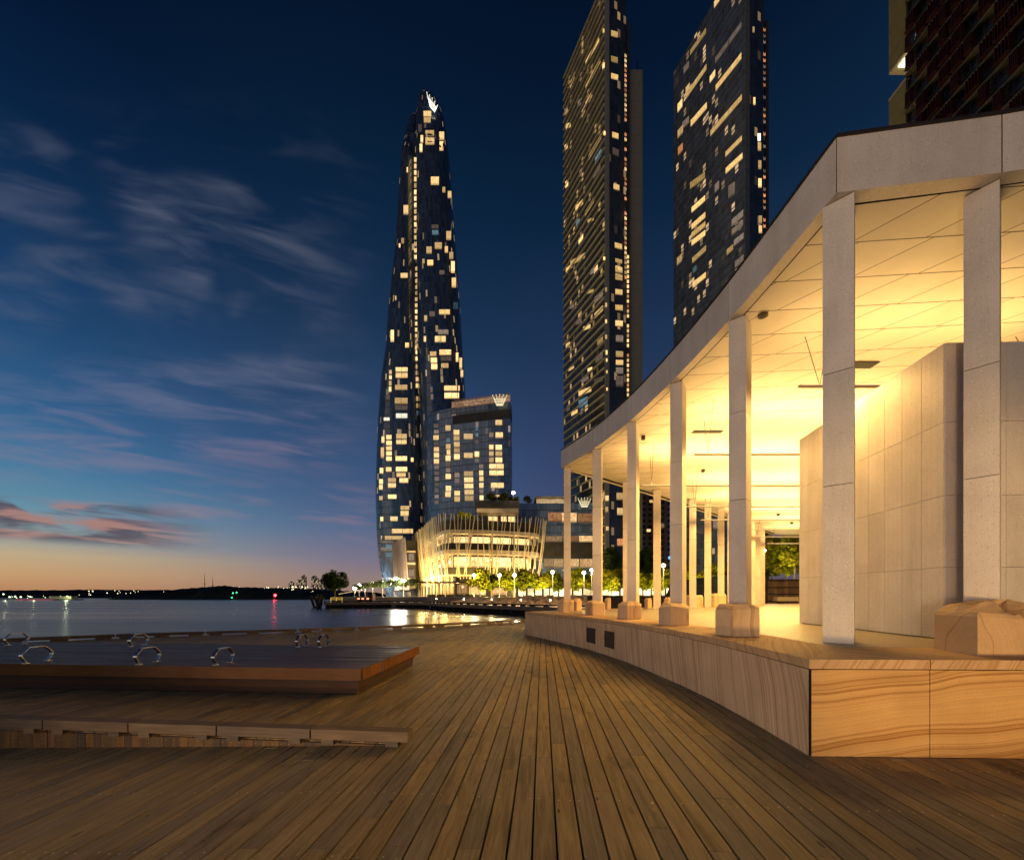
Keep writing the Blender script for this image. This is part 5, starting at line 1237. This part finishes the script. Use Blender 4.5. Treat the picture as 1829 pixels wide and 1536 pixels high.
for (u,Y,cr,tx) in ((1092,150,6,'dark tall tree before the foot of the balconied tower'),(1155,150,5,'dark tall tree behind the bright lamp between columns'),(1127,148,5,'dark tall tree hidden behind the third column')):
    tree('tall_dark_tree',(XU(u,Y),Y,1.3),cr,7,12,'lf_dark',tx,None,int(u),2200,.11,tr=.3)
for k,(u,Y,z,cr,tx) in enumerate(((823,157,30,2.9,'left on the slatted building roof'),(838,157,30,3.2,'beside the roof terrace on the slatted building'),(878,160,38.4,3.0,'left on the roof terrace'),(900,162,38.4,3.6,'middle of the roof terrace'),(917,164,38.4,3.2,'right on the roof terrace beside its lamp'),(942,181,42.5,2.6,'on the glass podium roof'))):
    tree('roof_tree',(XU(u,Y),Y,z),cr,2.2,2.5,'lf_lit','small garden tree '+tx,'roof garden trees',k+1,700,.13,tr=.1)
# ------------------------------------------------------------------ lamps
def lamp(u,v,Y,label,cool=False,pw=900,gz=1.3,group='promenade street lamps',r=.46,twin=False):
    z=ZV(v,Y); x=XU(u,Y); e=empty('street_lamp',(x,Y,gz),label,'street lamp',group); b=MB()
    b.tube([(x,Y,gz),(x,Y,gz+.8)],.11,8); b.tube([(x,Y,gz+.8),(x,Y,z-.25)],[.07,.05],6); b.build('pole',M['cream'],e)
    b=MB(); b.ball((x,Y,z),r*max(1,Y/110),10,6,(1,1,.8)); b.build('lantern',M['lampc' if cool else 'lamp'],e,smooth=True)
    b=MB(); b.tube([(x,Y,z+r*.85*max(1,Y/110)),(x,Y,z+r*1.0*max(1,Y/110))],r*.9,8); b.build('hood',M['dmetal'],e)
    light('street_lamp_source','POINT',(x,Y-r*max(1,Y/110)-.25,z),(1,.97,.8) if cool else (1,.76,.38),pw,shadow_soft_size=.25)
for u,v,Y,tx in ((634,1050,300,'farthest left, small'),(641.5,1045.5,280,'second from the fig tree'),(652,1046,230,'bright one third from the fig tree'),(666,1043,205,'fourth, above the grove edge'),(683.5,1039.5,180,'bright one in the middle of the row'),(697,1042,165,'left of the paired lamps'),(707.5,1034,150,'left one of the paired lamps'),(721,1037.5,145,'right one of the paired lamps')):
    lamp(u,v,Y,'cool white lamp on the far promenade, '+tx,True,8500 if Y<200 else 12000,r=.6)
for u,v,Y,tx in ((847,1027,112,'at the corner of the restaurant canopy'),(892,1027.5,108,'before the glowing slats, middle left'),(919,1027,107,'before the glowing slats, brightest'),(987,1021.7,108,'just left of the first pavilion column'),(1043,1022.5,106,'left one between the first two columns'),(1057,1018,104,'touching the left side of the second column'),(1185,1010,95,'large bright one left of the fourth column')):
    lamp(u,v,Y,'warm street lamp rising among the avenue trees, '+tx,False,3800)
lamp(1364,983,44,'warm bright street lamp before the trees behind the hoarding',False,900,.9,r=.2)
lamp(917,880,154,'lamp in the roof garden above the slatted building',False,10,38.4)
for u,Y in ((870,110),(905,109),(940,109),(970,110),(1045,108),(1098,108),(1165,104),(1235,98),(1270,94)): light('tree_uplight','POINT',(XU(u,Y),Y,2.0),(1,.84,.25),4400,shadow_soft_size=.2)
for u,Y in ((1385,46),(1410,44)): light('garden_uplight','POINT',(XU(u,Y),Y,3.6),(1,.85,.35),700,shadow_soft_size=.2)
# shopfronts under the avenue trees
sh=empty('shopfront_row',(XU(1030,136),136,1.3),'low row of bright glazed shopfronts behind the avenue trees','building')
b=MB(); b.box(XU(922,136),XU(1215,136),136,146,4.3,5.2); b.box(XU(922,136),XU(1215,136),136.4,146,1.3,4.28); b.build('wall',M['spandrel'],sh)
u=926
while u<1210:
    w=R.uniform(9,15); a,c=XU(u,136.2),XU(u+w,136.2); b=MB(); b.face([(a,136.2,1.4),(c,136.2,1.4),(c,136.2,4.1),(a,136.2,4.1)],[(0,0),(1,0),(1,1),(0,1)],R.random()); b.box(a,c,136.22,136.39,1.4,4.1); b.build('window',M['shopw'],sh,merge=False); u+=w+R.uniform(1.5,4)
bs=empty('blue_sign',(XU(1195.5,120),120,8),'small blue lit diamond sign on a post left of the fourth column','sign'); p=W(1195.5,996,120); b=MB(); b.hexa([p+Vector((0,.1,-.55)),p+Vector((.4,.1,0)),p+Vector((0,.1,.55)),p+Vector((-.4,.1,0))],[p+Vector((0,0,-.55)),p+Vector((.4,0,0)),p+Vector((0,0,.55)),p+Vector((-.4,0,0))]); b.build('panel',glow('blue_sign_glow',(.1,.35,1),2.2),bs); b=MB(); b.tube([(p.x,p.y+.15,1.3),(p.x,p.y+.15,p.z)],.06,6); b.build('post',M['dmetal'],bs)
# ------------------------------------------------------------------ far shore
def ridge(name,pts,Y,depth,zb,seed,rough=1.0,dx=2.5,mat=None):
    rr=random.Random(seed); b=MB(); X=[XU(u,Y) for u,_ in pts]; Zt=[ZV(v,Y) for _,v in pts]
    def zt(x):
        for i in range(len(X)-1):
            if X[i]<=x<=X[i+1]: return Zt[i]+(Zt[i+1]-Zt[i])*(x-X[i])/(X[i+1]-X[i])
        return Zt[-1]
    n=int((X[-1]-X[0])/dx); rows=[]; fr=[(0,0.0),(.12,.42),(.3,.75),(.55,1.0),(.8,.8),(1,.0)]
    bump=[rr.uniform(-1,1) for _ in range(n+2)]
    for i in range(n+1):
        x=X[0]+i*dx; z=zt(x); row=[]
        for d,f in fr:
            j=rr.uniform(-1,1)*rough*(1 if 0<f else 0); row.append(Vector((x+rr.uniform(-.3,.3)*dx,Y+d*depth,zb+(z-zb)*f+j*(.9 if f==1 else 1.4))))
        rows.append(row)
    for i in range(n):
        for k in range(len(fr)-1): b.face([rows[i][k],rows[i+1][k],rows[i+1][k+1],rows[i][k+1]],None,rr.random())
    return b.build(name,mat or M['hill'],None,merge=False)
o=ridge('hills',[(-260,1054),(-60,1053),(60,1051.5),(160,1052.5),(230,1052),(300,1051),(420,1051),(560,1054),(640,1057)],620,160,-1.3,3,1.2,3.0); tag(o,kind='structure')
o=ridge('headland',[(188,1068),(194,1059),(202,1057),(215,1060),(235,1063),(258,1062),(262,1051),(290,1048.5),(330,1046),(345,1043.5),(365,1046),(400,1048),(450,1051),(500,1055),(548,1060),(575,1064)],335,60,-1.3,5,.55,1.2); tag(o,kind='structure')
lt=MB(); rr=random.Random(4)
for k in range(60): lt.ball(W(rr.uniform(140,560),rr.uniform(1054,1063),600),rr.uniform(.35,.8),5,4)
for k in range(34): lt.ball(W(rr.uniform(395,560),rr.uniform(1047,1053),610),rr.uniform(.35,.9),5,4)
tag(lt.build('far_shore_lights',M['spark'],merge=False),'tiny warm lights scattered over the dark far shore',kind='stuff',cat='lights')
ma=empty('marina',(XU(70,300),300,-1.3),'long low marina jetty with green-white lamps on the far left shore','marina'); b=MB(); b.box(XU(-160,300),XU(139,300),298,304,-1.6,-.6); b.build('jetty',M['darkwood'],ma)
b=MB(); b.box(XU(92,300),XU(130,300),299,303,-.55,1.2); b.box(XU(91,300),XU(131,300),298.6,303.4,1.22,1.5); b.build('shed',plain('marina_shed',(.45,.42,.3),.6),ma)
b=MB(); rr=random.Random(9)
for k in range(30): b.ball(Vector((XU(rr.uniform(-60,138),301),300.5+rr.uniform(-1,1),rr.uniform(.0,2.4))),rr.uniform(.12,.3),6,4)
for u,v in ((120,1065),(118,1066),(6,1061),(37,1066),(27,1065),(17,1066)): b.ball(W(u,v,300),.5,6,4)
tag(b.build('jetty_lamp',M['sparkg'],ma,merge=False),kind='stuff')
b=MB(); b.box(XU(28,296),XU(95,296),296,296.3,-1.2,-.85); b.build('red_strip',glow('red_jetty_strip',(1,.05,.12),.6),ma)
for u,pw in ((10,500),(60,260),(118,900)): light('marina_lamp','POINT',(XU(u,296),296,3.5),(.85,1,.5),pw*3,shadow_soft_size=.3)
def beacon(u,v,Y,mat,label,r,pw,col):
    p=W(u,v,Y); e=empty('beacon',(p.x,Y,-1.3),label,'beacon'); b=MB(); b.tube([(p.x,Y,-3),(p.x,Y,p.z-r)],.22,6); b.build('pole',M['darkwood'],e); b=MB(); b.ball(p,r,10,6); b.build('lantern',M[mat],e,smooth=True)
    if pw: light('beacon_source','POINT',(p.x,Y-r-.4,p.z),col,pw,shadow_soft_size=.4)
beacon(491.5,1063,318,'red','bright red navigation beacon on the far water edge',1.0,2500,(1,.02,.02))
beacon(416,1059,330,'green','left of the upper pair of green navigation lights',.42,0,None); beacon(422.5,1058,330,'green','right of the upper pair of green navigation lights',.42,0,None); beacon(414,1067,325,'green','lowest green navigation light near the water',.36,0,None)
for u,v0,tx in ((365.5,1024,'taller left lattice radio mast on the far ridge'),(380,1030,'shorter right lattice radio mast on the far ridge')):
    Y=900; p=W(u,v0,Y); e=empty('radio_mast',(p.x,Y,10),tx,'mast'); b=MB()
    for a in range(3): b.tube([(p.x+1.5*math.cos(a*2.1),Y+1.5*math.sin(a*2.1),2),(p.x,Y,p.z)],[.34,.16],4)
    z=8
    while z<p.z-2: s=1.5*(p.z-z)/p.z; b.box(p.x-s,p.x+s,Y-s,Y+s,z,z+.3); z+=3.5
    b.build('lattice',M['dmetal'],e); b=MB(); b.box(p.x-2,p.x+2,Y-1,Y+1,p.z*.55,p.z*.55+1); b.build('platform',M['dmetal'],e)
o=ridge('mast_ridge',[(330,1049),(420,1048),(520,1050),(600,1054)],880,60,-1.3,8,1.0,5); tag(o,kind='structure')
tf_=facade('far_tower_glow',(.06,.05,.055),(.03,.028,.032),4.6,4.6,.2,.25,.5,.45,(1,.75,.45),.3,gs=.8)
for i,(ua,ub,v) in enumerate(((515.5,521,1040),(529,536,1037),(538.5,543.5,1028.5),(556,563.5,1030),(564,568,1034.5),(570,575.5,1038.5),(577,582,1040))):
    Y=1500; e=empty('distant_tower',(XU((ua+ub)/2,Y),Y,0),'distant lit high-rise left of the fig tree, '+['leftmost, low','second from left','thin and tallest','broad with brightest top','slim, right of the broad one','close to the fig tree crown','half hidden by the fig tree'][i],'tower','distant high-rises on the skyline')
    wall4(XU(ua,Y),XU(ub,Y),Y,Y+18,0,ZV(v,Y),'shaft',tf_,e); b=MB(); b.box(XU(ua,Y)+3,XU(ub,Y)-3,Y+4,Y+12,ZV(v,Y)+.02,ZV(v,Y)+4); b.build('roof_plant',M['spandrel'],e)

# street glow at the foot of the tall towers
for x,y,pw in ((14,150,26000),(36,138,22000),(60,118,2500)): light('street_glow','POINT',(x,y,4),(1,.72,.36),pw,shadow_soft_size=1.0)
# string of festoon bulbs along the far left quay
fe=empty('festoon_lights',(XU(625,200),200,5),'string of warm festoon bulbs over the far left promenade beside the fig tree','string lights'); b=MB()
pts=[W(606+k*2.2,1059.5-k*.36,150+k*4.2) for k in range(20)]
b.tube(pts,.03,4); b.build('cable',M['wire'],fe)
b=MB()
for p in pts: b.ball(p-Vector((0,0,.25)),.10,6,4)
tag(b.build('bulb',M['shop'] if False else glow('festoon_glow',(1,.72,.36),3),fe,merge=False),kind='stuff')
for o in COL.objects:
    if 'label' in o and len(o['label'].split())>16: print('LONG',o.name,len(o['label'].split()),o['label'])

bt=('at the far left end of the kerb','second along the far kerb','third along the far kerb','fourth along the far kerb','fifth along, near the terraces','sixth along, near the plinth tip','nearest the pavilion plinth tip')
for k,p in enumerate(offs(WH,3.2)[2:9]):
    e=empty('added_bollard',(p[0],p[1],0),'added lit bollard on the far wharf, '+bt[k],'bollard','added lit bollards on the far wharf')
    b=MB(); b.tube([(p[0],p[1],0),(p[0],p[1],.8)],.09,8); b.build('post',M['dmetal'],e); b=MB(); b.tube([(p[0],p[1],.8),(p[0],p[1],.95)],.08,8); b.build('lens',M['lamp'],e); b=MB(); b.tube([(p[0],p[1],.95),(p[0],p[1],1.0)],.1,8); b.build('cap',M['dmetal'],e)
    light('terrace_fill_light','POINT',(p[0]-.1,p[1]-.3,1.25),(1,.62,.28),420,shadow_soft_size=.15)  # fill added to brighten the terraces; bollards added to carry it
for u,Y in ((665,172),(690,158),(712,146)): light('grove_fill_light','POINT',(XU(u,Y),Y-3,2.2),(1,.93,.6),2600,shadow_soft_size=.2)  # added fill without fixtures, brightens the grove trees
